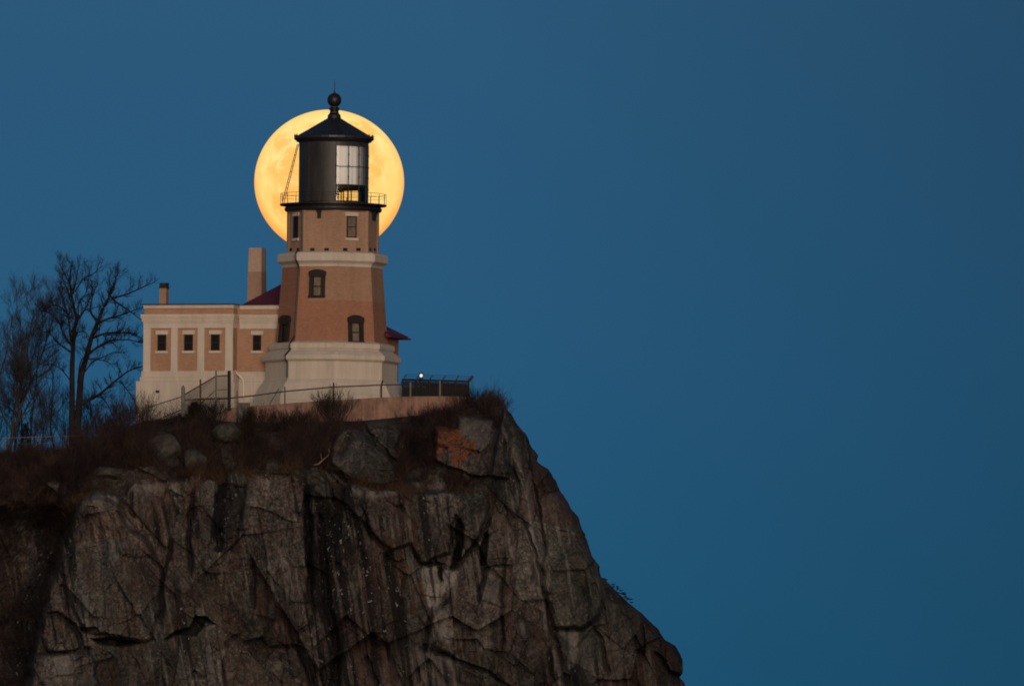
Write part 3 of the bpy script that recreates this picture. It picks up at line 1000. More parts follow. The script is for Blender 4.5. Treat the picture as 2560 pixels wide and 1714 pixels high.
def bbox(pts, m):
    xs = [p[0] for p in pts]
    ys = [p[1] for p in pts]
    return (GX > min(xs) - m) & (GX < max(xs) + m) & (GY > min(ys) - m) & (GY < max(ys) + m)
S_seep_shade = np.zeros(GX.shape)
S_rust = np.zeros(GX.shape)
S_lich = np.zeros(GX.shape)
S_pale = np.zeros(GX.shape)
S_veg = np.zeros(GX.shape)

def block(f, pts, off, edge=9, bulge=0.0, tilt=0.0):
    P = px(f, *pts)
    m = bbox(P, 30)
    sd = poly_sd(WX[m], WY[m], P)
    k_ = sstep(-2, edge, sd)
    cx, cy = np.mean([p[0] for p in P]), np.mean([p[1] for p in P])
    DY[m] -= off * k_ + bulge * np.sqrt(np.clip(sd, 0, 60) / 60)
    if tilt:
        DY[m] += k_ * tilt * (WY[m] - cy) / 100
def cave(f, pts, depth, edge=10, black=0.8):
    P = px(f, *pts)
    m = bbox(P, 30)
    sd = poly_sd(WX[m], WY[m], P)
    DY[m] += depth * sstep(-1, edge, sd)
    S_seep_shade[m] = np.maximum(S_seep_shade[m], black * sstep(-2, 7, sd))  # shade inside the hollow painted into the rock colour as black
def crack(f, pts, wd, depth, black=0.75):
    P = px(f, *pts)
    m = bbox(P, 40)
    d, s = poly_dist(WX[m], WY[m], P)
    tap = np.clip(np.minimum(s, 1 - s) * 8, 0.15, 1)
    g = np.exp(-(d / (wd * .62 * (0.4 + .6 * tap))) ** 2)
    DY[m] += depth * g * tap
    S_seep_shade[m] = np.maximum(S_seep_shade[m], black * .8 * np.exp(-(d / (wd * 0.55)) ** 2) * tap)  # shade inside the crack, with black seep, painted into the colour
def stain(arr, f, pts, amt, edge=14, stretch=True):
    P = px(f, *pts)
    m = bbox(P, 40)
    n = fbm(GX[m] / 11, GY[m] / (60 if stretch else 12), 4, 29) - .5
    sd = poly_sd(WX[m], WY[m], P) + n * 24 + 3.5
    arr[m] = np.maximum(arr[m], amt * sstep(-edge * .7, edge * .45, sd))

# broken rock: upright slabs of several sizes, each with its own depth, tilt and tone
slope_k = 0.35 + 0.65 * inface
lean = GY * 0.16
TONE = np.zeros(GX.shape)
HUE = np.zeros(GX.shape)
for (cw, ch, amp, tl, wr, tn, seed) in ((230, 330, 1.5, 1.9, .08, .36, 5), (105, 160, .62, 1.4, .07, .32, 21), (44, 74, .20, .62, .07, .18, 43), (17, 28, .06, .18, .08, .14, 57)):
    wx = GX + wr * cw * (fbm(GX / cw, GY / cw, 3, seed + 2) - .5) * 2 - lean
    wy = GY + wr * ch * (fbm(GX / cw, GY / cw, 3, seed + 3) - .5) * 2
    f1, f2, dx1, dy1, hh = worley(wx / cw, wy / ch, seed)
    h2, h3 = (hh * 7.13) % 1, (hh * 3.77) % 1
    DY += np.maximum(slope_k, .75) * (amp * (hh - .5) + tl * dx1 * (h2 - .5) * 1.8 + tl * dy1 * (h3 - .62) * 1.3)
    TONE += tn * (((hh * 11.3) % 1) - .5) * 2
    HUE += tn * (((hh * 5.9) % 1) - .5) * 2
    if cw > 400:
        e_ = np.exp(-((f2 - f1) / .028) ** 2) * sstep(.50, .64, fbm(GX / 60, GY / 80, 3, seed + 8))
        DY += .10 * e_
        S_seep_shade = np.maximum(S_seep_shade, .25 * e_)
DY += (.3 + .7 * inface) * 3.0 * (fbm(GX / 150, GY / 190, 3, 69) - .5)
st_ = fbm((GX - lean) / 12, GY / 70, 5, 71) - .5             # upright grain, only on some slabs
gm = sstep(.45, .62, fbm(GX / 120, GY / 140, 3, 73))
DY += inface * (.05 + .38 * gm) * st_ + .45 * (fbm(GX / 48, GY / 60, 5, 77) - .5) + .22 * (fbm(GX / 7, GY / 10, 3, 79) - .5) + .10 * (fbm(GX / 3.2, GY / 4.5, 2, 81) - .5)
TONE += 1.0 * (fbm(GX / 90, GY / 130, 4, 83) - .5)
# dark runs of seepage down the face
run = fbm((GX - lean) / 9, GY / 260, 4, 87) * .6 + fbm((GX - lean) / 26, GY / 300, 3, 89) * .4
S_seep_shade = np.maximum(S_seep_shade, inface * .85 * sstep(.575, .66, run) * sstep(.40, .58, fbm(GX / 130, GY / 170, 3, 97)))
S_pale = np.maximum(S_pale, inface * .35 * sstep(.60, .68, fbm((GX - lean) / 8, GY / 120, 4, 101)) * sstep(.45, .6, fbm(GX / 100, GY / 120, 3, 103)))

# the rocks of the upper slope
block('D', [(230, 520), (330, 350), (450, 335), (620, 380), (760, 560), (960, 690), (1010, 800), (1050, 1000), (850, 1040), (560, 1020), (330, 900), (190, 740)], 1.5, 8, .9)
block('D', [(620, 240), (790, 190), (960, 140), (1040, 200), (1110, 330), (1060, 480), (1040, 560), (1080, 640), (1060, 760), (960, 690), (760, 560), (690, 400)], 1.0, 8, .6)
cave('D', [(1120, 520), (1210, 480), (1450, 560), (1470, 600), (1480, 740), (1420, 960), (1100, 1020), (1065, 900), (1090, 640)], 1.3, 14, .45)
block('D', [(1190, 330), (1450, 340), (1450, 490), (1380, 480), (1300, 460)], .5, 5)
block('D', [(1480, 340), (1750, 340), (1760, 180), (1960, 190), (2330, 220), (2420, 420), (2440, 700), (2400, 980), (2120, 960), (1960, 950), (1700, 850), (1480, 720)], 1.5, 10, .4)
crack('D', [(1460, 330), (1466, 470), (1470, 800)], 5, 1.0)
crack('D', [(480, 400), (420, 560), (300, 690)], 14, .7, .7)
crack('D', [(700, 400), (820, 540), (960, 660)], 7, .4, .4)
crack('D', [(1060, 560), (1085, 640), (1060, 800), (1060, 1000)], 9, .9, .8)
block('6', [(900, 490), (1170, 480), (1160, 640), (1000, 660)], .7, 7, .3)
block('6', [(430, 480), (600, 460), (600, 560), (440, 560)], .5, 7, .3)
block('6', [(640, 760), (760, 760), (800, 900), (680, 950), (620, 850)], .6, 7, .4)
block('6', [(1390, 540), (1560, 560), (1700, 680), (1640, 780), (1420, 700)], .5, 8, .3)
block('6', [(1260, 870), (1560, 830), (1700, 900), (1640, 960), (1250, 960)], .4, 8, .3)
crack('D', [(100, 760), (330, 930), (420, 1000), (850, 1060), (1080, 1040)], 7, .7, .6)

# main face, left buttress
block('A', [(580, 180), (800, 175), (900, 240), (960, 350), (1050, 460), (1130, 560), (1180, 680), (1200, 820), (1180, 1000), (1110, 1200), (1050, 1250), (820, 1210), (640, 1190), (560, 1060), (480, 900), (430, 700), (500, 420), (560, 240)], .9, 12, .5)
block('A', [(850, 390), (960, 420), (1060, 500), (1140, 610), (1040, 640), (900, 620)], .35, 8, .2)
block('A', [(330, 1060), (430, 1060), (530, 1140), (590, 1290), (560, 1320), (330, 1310), (290, 1200)], 1.3, 7, .8)
block('A', [(310, 1320), (560, 1318), (660, 1320), (720, 1420), (700, 1490), (760, 1600), (780, 1780), (200, 1780), (230, 1500), (215, 1420), (250, 1340)], 1.6, 8, .9)
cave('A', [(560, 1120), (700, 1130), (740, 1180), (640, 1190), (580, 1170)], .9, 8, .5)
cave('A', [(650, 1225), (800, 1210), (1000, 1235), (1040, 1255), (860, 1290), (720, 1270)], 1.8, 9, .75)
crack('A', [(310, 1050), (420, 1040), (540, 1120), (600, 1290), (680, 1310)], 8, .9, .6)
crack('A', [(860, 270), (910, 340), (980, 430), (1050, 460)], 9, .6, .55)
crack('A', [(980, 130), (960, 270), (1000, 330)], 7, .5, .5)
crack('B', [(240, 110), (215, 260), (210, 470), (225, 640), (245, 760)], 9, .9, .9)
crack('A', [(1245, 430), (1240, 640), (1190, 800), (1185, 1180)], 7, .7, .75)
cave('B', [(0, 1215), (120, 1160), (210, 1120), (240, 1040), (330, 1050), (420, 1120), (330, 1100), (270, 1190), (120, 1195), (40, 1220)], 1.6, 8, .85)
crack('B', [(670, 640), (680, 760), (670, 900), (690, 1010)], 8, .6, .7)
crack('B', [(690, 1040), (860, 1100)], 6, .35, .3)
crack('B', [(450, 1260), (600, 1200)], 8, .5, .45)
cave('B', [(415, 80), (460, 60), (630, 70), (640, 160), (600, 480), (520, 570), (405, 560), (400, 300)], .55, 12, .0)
crack('B', [(1000, 1260), (1080, 1400), (1130, 1568), (1140, 1780)], 12, .8, .85)
crack('B', [(990, 1170), (1090, 1130), (1110, 1050)], 7, .6, .5)
# black seeps
stain(S_seep_shade, 'B', [(420, 80), (470, 60), (470, 300), (450, 560), (400, 560), (402, 300)], 1.0, 8)
stain(S_seep_shade, 'B', [(460, 90), (640, 60), (640, 180), (580, 420), (560, 570), (460, 560)], .72, 14)
stain(S_seep_shade, 'B', [(1080, 90), (1140, 90), (1110, 300), (1110, 600), (1110, 860), (1080, 880), (1065, 500), (1060, 200)], 1.0, 8)
stain(S_seep_shade, 'B', [(1130, 120), (1240, 220), (1290, 420), (1250, 640), (1250, 900), (1300, 1120), (1320, 1400), (1340, 1780), (1240, 1780), (1270, 1320), (1200, 1040), (1180, 640), (1160, 380)], 1.0, 10)
crack('B', [(1085, 60), (1075, 300), (1085, 620), (1100, 900), (1130, 1090)], 11, 1.2, .95)
crack('B', [(1150, 230), (1190, 500), (1210, 900), (1270, 1130), (1300, 1400), (1310, 1780)], 16, 1.0, .9)
stain(S_seep_shade, 'C', [(-40, 260), (0, 200), (90, 330), (150, 560), (60, 620), (-30, 700)], .75, 10)
stain(S_seep_shade, 'C', [(-30, 980), (30, 1000), (60, 1400), (60, 1780), (-60, 1780)], .95, 14)
# central face
block('C', [(230, 50), (520, 60), (720, 90), (900, 70), (1140, 70), (1170, 210), (1080, 440), (940, 620), (900, 420), (920, 280), (870, 560), (700, 640), (640, 640), (560, 500), (380, 560), (300, 440), (180, 180)], .8, 10, .3)
cave('C', [(920, 290), (950, 280), (990, 340), (960, 520), (940, 600), (890, 685), (865, 660), (900, 500)], 1.7, 7, .95)
cave('C', [(1110, 400), (1150, 370), (1160, 560), (1130, 650), (1090, 640), (1100, 500)], 1.5, 7, .95)
crack('C', [(1185, 220), (1150, 330), (1090, 420), (950, 600), (880, 690)], 6, .7, .7)
crack('C', [(1125, 640), (1120, 760), (1095, 950)], 7, .6, .75)
crack('C', [(560, 500), (640, 630), (700, 640), (860, 640)], 5, .7, .8)
crack('C', [(1130, 662), (1270, 655), (1340, 660)], 5, .45, .6)
crack('C', [(1270, 500), (1280, 700), (1250, 900), (1260, 1100), (1240, 1350)], 8, .5, .65)
cave('C', [(790, 645), (825, 650), (830, 770), (800, 780)], .8, 5, .9)
crack('C', [(200, 290), (280, 400), (390, 520), (420, 620)], 8, .5, .6)
crack('C', [(740, 970), (700, 1100), (690, 1260)], 7, .6, .7)
cave('C', [(650, 1240), (700, 1240), (690, 1310), (650, 1310)], .9, 5, .95)
crack('C', [(700, 1270), (880, 1360), (1020, 1420), (1160, 1460), (1330, 1568), (1500, 1700)], 7, .8, .7)
cave('C', [(800, 940), (870, 900), (890, 800), (880, 940), (830, 960)], .6, 5, .7)
block('C', [(720, 1000), (860, 960), (960, 1060), (980, 1300), (880, 1350), (720, 1250)], .4, 10, .3)
crack('C', [(680, 1330), (720, 1450), (700, 1640)], 6, .4, .6)
crack('C', [(570, 1200), (600, 1400), (640, 1568)], 7, .4, .5)
crack('C', [(880, 1340), (930, 1440), (960, 1568)], 8, .5, .7)
crack('C', [(230, 1300), (300, 1480), (340, 1700)], 10, .6, .6)
stain(S_rust, 'C', [(280, 360), (420, 340), (430, 540), (330, 480)], .9)
stain(S_rust, 'C', [(180, 480), (320, 540), (360, 800), (240, 1000), (200, 720)], .6)
stain(S_rust, 'C', [(580, 780), (650, 760), (675, 830), (620, 1020), (590, 1020)], .75, 6)
stain(S_rust, 'C', [(200, 960), (240, 960), (260, 1060), (220, 1080)], .8, 6)
stain(S_rust, 'C', [(1250, 880), (1330, 940), (1330, 1180), (1270, 1180)], .6)
stain(S_rust, 'C', [(140, 1280), (220, 1280), (220, 1700), (130, 1700)], .75)
stain(S_rust, 'C', [(1000, 1320), (1080, 1310), (1080, 1400), (1000, 1400)], .5)
stain(S_rust, 'B', [(690, 880), (750, 880), (750, 1050), (700, 1040)], .8, 8)
stain(S_rust, 'B', [(1130, 520), (1170, 520), (1190, 1000), (1140, 1080)], .5, 8)
stain(S_rust, 'A', [(860, 640), (1060, 640), (1000, 860), (900, 760)], .35)
stain(S_rust, 'A', [(330, 990), (430, 1020), (420, 1050), (330, 1030)], .7, 5, False)
stain(S_rust, 'B', [(640, 1280), (760, 1260), (800, 1600), (600, 1600)], .4)
stain(S_pale, 'C', [(700, 650), (780, 650), (790, 940), (720, 960), (690, 800)], 1.0, 8)
stain(S_pale, 'C', [(860, 690), (910, 700), (870, 820), (800, 930), (830, 780)], .8, 6)
stain(S_pale, 'C', [(740, 1000), (850, 980), (900, 1140), (880, 1220), (740, 1200)], .6, 14)
stain(S_pale, 'C', [(1080, 1130), (1190, 1130), (1190, 1280), (1100, 1290)], .5)
stain(S_pale, 'C', [(560, 1260), (700, 1330), (900, 1380), (940, 1568), (640, 1568)], .4)
stain(S_pale, 'C', [(1160, 690), (1260, 680), (1240, 960), (1140, 980)], .35)
stain(S_pale, 'D', [(1760, 190), (2200, 240), (2180, 500), (2060, 600), (1850, 420)], .30)
stain(S_pale, 'D', [(260, 1000), (600, 1060), (1100, 1060), (1180, 1130), (700, 1160), (300, 1080)], .45)
stain(S_pale, 'A', [(980, 40), (1260, 60), (1280, 130), (1000, 140)], .6)
stain(S_pale, 'A', [(600, 180), (760, 170), (760, 260), (620, 260)], .5)
stain(S_pale, 'A', [(420, 1330), (560, 1330), (540, 1500), (430, 1500)], .45)
stain(S_lich, 'D', [(1500, 390), (1600, 350), (1820, 370), (1830, 470), (1960, 560), (1980, 640), (1830, 560), (1840, 740), (1760, 780), (1660, 520), (1560, 660), (1480, 680)], 1.0, 9, False)
stain(S_lich, 'D', [(1270, 350), (1340, 340), (1340, 470), (1290, 460)], .6, 6)
stain(S_lich, '5', [(1590, 790), (1680, 850), (1690, 960), (1630, 920)], .7, 8, False)
# right-hand facet
rib = np.exp(-((GX - rx + 14) / 11) ** 2) * sstep(1060, 1180, GY)
DY -= .7 * rib
S_pale = np.maximum(S_pale, .55 * rib * (0.5 + fbm(GX / 6, GY / 50, 3, 5)))
crack('E', [(0, 260), (60, 420), (120, 560), (150, 740), (215, 930), (240, 1130), (290, 1240), (340, 1480), (360, 1700)], 6, .7, .7)
crack('5', [(1480, 1000), (1540, 1250), (1640, 1500)], 8, .6, .6)
block('E', [(110, 60), (280, 20), (430, 265), (550, 570), (615, 740), (635, 1000), (560, 1075), (480, 1128), (262, 1135), (230, 930), (150, 660), (195, 540)], .9, 9, .4)
crack('E', [(262, 1142), (470, 1135), (560, 1085), (640, 1020), (625, 740)], 5, .6, .65)
crack('E', [(550, 1110), (620, 1200), (650, 1330), (680, 1500)], 7, .7, .75)
crack('E', [(905, 1040), (930, 1150), (950, 1240), (940, 1340)], 5, .9, .95)
block('E', [(1110, 1225), (1180, 1255), (1230, 1330), (1250, 1400), (1230, 1490), (1140, 1470), (1090, 1360)], .9, 8, .5)
crack('E', [(1020, 1290), (1100, 1360), (1130, 1470), (1210, 1510)], 6, .9, .8)
cave('E', [(630, 760), (700, 820), (830, 920), (800, 960), (680, 930), (630, 880)], .5, 10, .65)
stain(S_pale, 'E', [(385, 1140), (420, 1140), (410, 1420), (380, 1420)], .5, 6)
stain(S_rust, 'E', [(990, 1340), (1050, 1320), (1050, 1450), (990, 1450)], .6, 8)
stain(S_rust, '5', [(1540, 1120), (1640, 1150), (1700, 1400), (1620, 1420)], .3)

# deep shade of the gully put into its rock colour; dark turf too
S_seep_shade = np.maximum(S_seep_shade, gul * np.clip(.92 * sstep(90, 10, gx - WX) + .35 + .5 * (fbm(GX / 35, GY / 70, 4, 61) - .5) * 2, 0, .95))
stain(S_seep_shade, 'S', [(757, 1190), (800, 1185), (850, 1260), (880, 1400), (900, 1560), (905, 1790), (800, 1790), (790, 1500), (770, 1330)], .30, 12)
_m = sstep(740, 770, GX) * sstep(930, 880, GX - .12 * (GY - 1200))
S_seep_shade = np.maximum(S_seep_shade, inface * _m * .97 * sstep(.53, .58, fbm((GX - .17 * GY) / 9, GY / 240, 4, 167)))
TONE -= .42 * sstep(-4, 14, GX - rx) + .35 * gul  # shade of the right facet and the gully put into the tone
S_rust = np.maximum(S_rust, .6 * inface * sstep(.54, .66, fbm((GX - lean) / 45, GY / 130, 4, 171)))
# where brush and turf cover the rock
rockm = np.zeros(GX.shape)
for f, P, in (('D', [(230, 520), (330, 350), (620, 380), (640, 240), (960, 140), (1110, 330), (1060, 760), (1050, 1000), (560, 1020), (190, 740)]),
              ('D', [(1480, 340), (1750, 340), (1760, 180), (2250, 240), (2300, 1000), (1960, 950), (1480, 720)]), ('D', [(1190, 330), (1450, 340), (1450, 490), (1300, 460)]),
              ('6', [(900, 490), (1170, 480), (1160, 640), (1000, 660)]), ('6', [(640, 760), (760, 760), (800, 900), (680, 950)]), ('6', [(270, 640), (560, 610), (640, 880), (300, 880)]),
              ('6', [(1390, 540), (1700, 680), (1640, 780), (1420, 700)]), ('6', [(1260, 870), (1700, 900), (1640, 960), (1250, 960)]), ('A', [(760, 60), (980, 60), (980, 150), (760, 150)])):
    P = px(f, *P)
    m = bbox(P, 20)
    rockm[m] = np.maximum(rockm[m], sstep(-6, 10, poly_sd(WX[m], WY[m], P)))
TONE -= .12 * rockm * (GX < 1070)
ledge_band = sstep(20, 0, np.abs(GY - yl - 2)) * (GX < 1235) * sstep(.42, .56, fbm(GX / 40, GY / 40, 3, 145))
S_veg = np.clip((1 - sstep(-10, 8, WY - yl)) * (1 - rockm), 0, 1) * sstep(1262, 1236, GX)
S_veg = np.clip(S_veg + .9 * sstep(10, -10, WX - gx) * sstep(1310, 1250, GY) * (WY > yl - 10) + gul * .9 * sstep(.36, .5, fbm(GX / 40, GY / 50, 4, 91)), 0, 1)
S_veg *= 0.12 + .88 * sstep(.53, .58, fbm(GX / 52, GY / 34, 4, 93) + .10 * sstep(60, 10, GY - tp) + .12 * sstep(320, 200, GX))
S_veg = np.maximum(S_veg, .0)

k = NT('cliff_rock', 0.92, 0.15)
n1 = k.noise(k.vec((.45, .45, .16)), 1.0, 6, 0.62, .6)
n2 = k.noise(k.vec((1.7, 1.7, .40), rot=(0, R(8), 0)), 1.0, 7, 0.65, .5)
n3 = k.noise(k.vec(), 5.5, 6, 0.65)
n4 = k.noise(k.vec((.8, .8, .5)), 0.55, 4, 0.6)
n5 = k.noise(k.vec(), 13.0, 4, 0.6)
c = k.mix(k.rng(n1, .40, .60), (0.046, 0.041, 0.037), (0.105, 0.099, 0.091))
c = k.mix(k.rng(n4, .48, .60, 0, .8), c, (0.100, 0.076, 0.073))
c = k.mix(k.rng(n4, .48, .36, 0, .8), c, (0.066, 0.072, 0.060))
n7 = k.noise(k.vec((1.1, 1.1, .9)), 1.0, 7, 0.68, .8)
c = k.mix(k.rng(n7, .52, .66, 0, .7), c, (0.17, 0.162, 0.148))
c = k.mix(k.rng(n7, .47, .33, 0, .85), c, (0.024, 0.020, 0.018))
grain = k.rng(k.noise(k.vec(), .28, 3, .5), .46, .58, .12, 1)
c = k.mix(k.math('MULTIPLY', grain, k.rng(n2, .51, .66, 0, .7)), c, (0.185, 0.175, 0.163))
c = k.mix(k.math('MULTIPLY', grain, k.rng(n2, .47, .33, 0, .9)), c, (0.020, 0.0175, 0.016))
n6 = k.noise(k.vec((3.4, 3.4, .42), rot=(0, R(10), 0)), 1.0, 5, 0.7, .4)
c = k.mix(k.math('MULTIPLY', grain, k.rng(n6, .55, .66, 0, .5)), c, (0.20, 0.185, 0.17))
c = k.mix(k.math('MULTIPLY', grain, k.rng(n6, .46, .35, 0, .75)), c, (0.020, 0.016, 0.015))
c = k.mix(k.rng(n3, .53, .65, 0, .75), c, (0.21, 0.20, 0.185))
c = k.mix(k.rng(n3, .47, .34, 0, .9), c, (0.016, 0.0145, 0.014))
vo = k.n('ShaderNodeTexVoronoi')
vo.inputs['Scale'].default_value = 3.4
k.l(k.vec(), vo.inputs['Vector'])
spots = k.math('MULTIPLY', k.rng(vo.outputs['Distance'], .16, .06, 0, 1), k.rng(n1, .42, .55, .1, 1))
c = k.mix(k.math('MULTIPLY', spots, .8), c, (0.34, 0.335, 0.31))
aw = k.attr('wear_shade')
sp = k.n('ShaderNodeSeparateColor')
k.l(aw.outputs['Color'], sp.inputs[0])
ap2 = k.attr('cover')
sp2 = k.n('ShaderNodeSeparateColor')
k.l(ap2.outputs['Color'], sp2.inputs[0])
tone = sp2.outputs[2]
c = k.mix(k.rng(ap2.outputs['Alpha'], .50, .85, 0, .6), c, (0.112, 0.075, 0.066))
c = k.mix(k.rng(ap2.outputs['Alpha'], .48, .05, 0, .55), c, (0.072, 0.078, 0.066))
hv = k.n('ShaderNodeHueSaturation')
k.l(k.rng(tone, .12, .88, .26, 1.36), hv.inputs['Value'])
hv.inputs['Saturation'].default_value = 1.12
k.l(c, hv.inputs['Color'])
c = hv.outputs[0]
c = k.mix(k.math('MULTIPLY', sp2.outputs[0], k.rng(n2, .25, .6, .45, 1)), c, (0.29, 0.275, 0.255))
c = k.mix(k.math('MULTIPLY', sp.outputs[1], k.rng(n6, .38, .62, .05, .85)), c, (0.078, 0.035, 0.021))
c = k.mix(k.math('MULTIPLY', sp.outputs[2], k.rng(n3, .40, .54, .05, .95)), c, (0.215, 0.072, 0.025))
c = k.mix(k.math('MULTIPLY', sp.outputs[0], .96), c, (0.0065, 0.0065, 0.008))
ice = k.math('MULTIPLY', k.rng(k.noise(k.vec((1, 1, .6)), 4.2, 3, .6), .635, .68, 0, 1), k.rng(sp.outputs[0], .25, .6, 0, 1))
c = k.mix(k.math('MULTIPLY', ice, .7), c, (0.33, 0.34, 0.35))
c = k.mix(sp2.outputs[1], c, k.mix(k.rng(n3, .35, .65), (0.018, 0.012, 0.012), (0.042, 0.028, 0.022)))
c = k.mix(k.rng(n5, .35, .7, .25, 0), c, (0.016, 0.014, 0.013))
hsum = k.math('ADD', k.math('MULTIPLY', n2, .6), k.math('ADD', k.math('MULTIPLY', n3, .35), k.math('MULTIPLY', n5, .12)))
k.bump(hsum, 0.6, 0.22)
M['rock'] = k.done(c)

W3 = at(GX, GY, DY)                              # the whole front in world coordinates
vid = np.arange(NX * NY).reshape(NY, NX)
Vs = [W3.reshape(-1, 3)]
def quads(idx):
    return np.stack([idx[:-1, :-1], idx[1:, :-1], idx[1:, 1:], idx[:-1, 1:]], -1).reshape(-1, 4)
Fs = [quads(vid)]
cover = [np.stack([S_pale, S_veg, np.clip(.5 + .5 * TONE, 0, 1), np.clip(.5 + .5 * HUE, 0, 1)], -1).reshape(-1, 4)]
wear_shade = [np.stack([S_seep_shade * (1 - S_veg * .7), S_rust, S_lich, S_rust * 0 + 1], -1).reshape(-1, 4)]
nv = NX * NY
# flank turning back on the right, plateau behind the rim, foot down to the lake
nb = 70
fl = np.empty((NY, nb, 3))
for i in range(nb):
    s_ = (i + 1) / nb
    yy_, zz_ = s_ * 50 + 0 * GY[:, -1], W3[:, -1, 2]
    f1_a, f2_a, dxa, dya, ha = worley(yy_ / 4.5 + .4 * fbm(yy_ / 3, zz_ / 3, 3, 301), zz_ / 6.5, 303)
    rough = 3.2 * ha + 1.2 * dxa + 2.5 * fbm(yy_ / 7, zz_ / 9, 5, 305) + .7 * fbm(yy_ / .9, zz_ / 1.6, 4, 307)
    fl[:, i] = W3[:, -1] + np.stack([-(s_ ** 2) * 4 - rough * min(1, s_ * 9) * np.clip(.55 + (W3[0, -1, 2] - zz_) / 4, .55, 1), yy_, 0 * yy_ - .4 * s_], -1)
fid = np.concatenate([vid[:, -1:], nv + np.arange(NY * nb).reshape(NY, nb)], 1)
Vs.append(fl.reshape(-1, 3)); Fs.append(quads(fid)); nv += NY * nb
cover.append(np.tile([0., 0, .5, .5], (NY * nb, 1))); wear_shade.append(np.tile([0., 0, 0, 1], (NY * nb, 1)))
npl = 12
plt = np.empty((npl, NX, 3))
for i in range(npl):
    s_ = (i + 1) / npl
    plt[npl - 1 - i] = W3[0] + np.stack([-4 * s_ ** 2 * tt ** 8 - 3.4 * min(1, s_ * 6) * tt ** 40, 50 * s_ + 0 * tt, -.4 * s_ + 0 * tt], -1)
pid = np.concatenate([nv + np.arange(npl * NX).reshape(npl, NX), vid[:1]], 0)
Vs.append(plt.reshape(-1, 3)); Fs.append(quads(pid)); nv += npl * NX
cover.append(np.tile([0., .9, .5, .5], (npl * NX, 1))); wear_shade.append(np.tile([0., 0, 0, 1], (npl * NX, 1)))
nft = 14
ft = np.empty((nft, NX, 3))
zb_ = W3[-1, :, 2]
for i in range(nft):
    s_ = (i + 1) / nft
    ft[i] = np.stack([W3[-1, :, 0], W3[-1, :, 1] - 2.5 * s_ + .5 * np.sin(W3[-1, :, 0] * 1.3 + i), zb_ * (1 - s_) - 1.0 * s_], -1)
bid = np.concatenate([vid[-1:], nv + np.arange(nft * NX).reshape(nft, NX)], 0)
Vs.append(ft.reshape(-1, 3)); Fs.append(quads(bid))
cover.append(np.tile([0., 0, .5, .5], (nft * NX, 1))); wear_shade.append(np.tile([0., 0, 0, 1], (nft * NX, 1)))
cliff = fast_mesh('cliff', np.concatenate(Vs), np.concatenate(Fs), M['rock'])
for nm, dat in (('cover', cover), ('wear_shade', wear_shade)):
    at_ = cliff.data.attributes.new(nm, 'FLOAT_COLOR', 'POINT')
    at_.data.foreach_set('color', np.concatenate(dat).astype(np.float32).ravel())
tag(cliff, kind='structure')

# ------------------------------------------------------------------ boulders on the slope
k = NT('boulder_rock', 0.92, 0.15)
n1 = k.noise(k.vec(), 1.3, 6, .65, .5)
n3 = k.noise(k.vec(), 4.5, 6, .65)
c = k.mix(k.rng(n1, .4, .62), (.040, .038, .033), (.080, .077, .067))
c = k.mix(k.rng(n3, .54, .7, 0, .6), c, (.115, .113, .098))
c = k.mix(k.rng(n3, .46, .3, 0, .8), c, (.02, .018, .016))
k.bump(n3, .6, .12)
M['boulder'] = k.done(c)

def make_rock(name, sx, sy, Y, rx, ry, rd, seed, mat, label, cat='boulder', group=None):
    r = np.random.RandomState(seed)
    bm = bmesh.new()
    bmesh.ops.create_icosphere(bm, subdivisions=5, radius=1.0)
    d = np.array([v.co[:] for v in bm.verts])
    n = r.normal(size=(16, 3))
    n /= np.linalg.norm(n, axis=1)[:, None]
    h = r.uniform(.74, 1.0, 16)
    q = d @ n.T
    rr = np.min(np.where(q > .05, h / np.maximum(q, .05), 9), axis=1)
    rr = np.minimum(rr, 1.12)
    nz = fbm(d[:, 0] * 3 + d[:, 2] * 2.1 + 7, d[:, 1] * 3 - d[:, 2] * 1.7 + 5, 4, seed) - .5
    rr = rr * (1 + .16 * nz)
    p = d * rr[:, None] * np.array([rx / PXM, rd, ry / PXM])
    for v, c_ in zip(bm.verts, p):
        v.co = c_
    me = bpy.data.meshes.new(name)
    bm.to_mesh(me)
    bm.free()
    me.polygons.foreach_set('use_smooth', [True] * len(me.polygons))
    me.materials.append(mat)
    o = bpy.data.objects.new(name, me)
    col.objects.link(o)
    c_ = at(sx, sy, Y)
    o.location = c_
    return tag(o, label, cat, group)

_ff = np.stack([GX.ravel(), GY.ravel()], -1)
def surf(sx, sy):
    """index of the grid point of the headland seen nearest to a pixel"""
    i = np.argmin((GX - sx) ** 2 + (GY - sy) ** 2)
    return np.unravel_index(i, GX.shape)
def depth_at(sx, sy):
    return float(DY[surf(sx, sy)])
BG = 'boulders on the brushy slope'
for (sx, sy, rx_, ry_, sd, lb) in ((408, 1130, 44, 40, 3, 'grey green boulder half hidden in brush under the left building'),
                                   (485, 1150, 30, 26, 4, 'small dark boulder right of the grey green boulder'),
                                   (572, 1082, 36, 22, 6, 'flat pale-topped boulder beside the olive conifer'),
                                   (268, 1184, 34, 16, 9, 'low tan boulder on the ledge above the left buttress'),
                                   (1163, 1192, 15, 13, 12, 'small grey stone under the orange lichen rock')):
    make_rock('boulder', sx, sy, depth_at(sx, sy) - .1, rx_, ry_, .8, sd, M['boulder'], lb, 'boulder', BG)

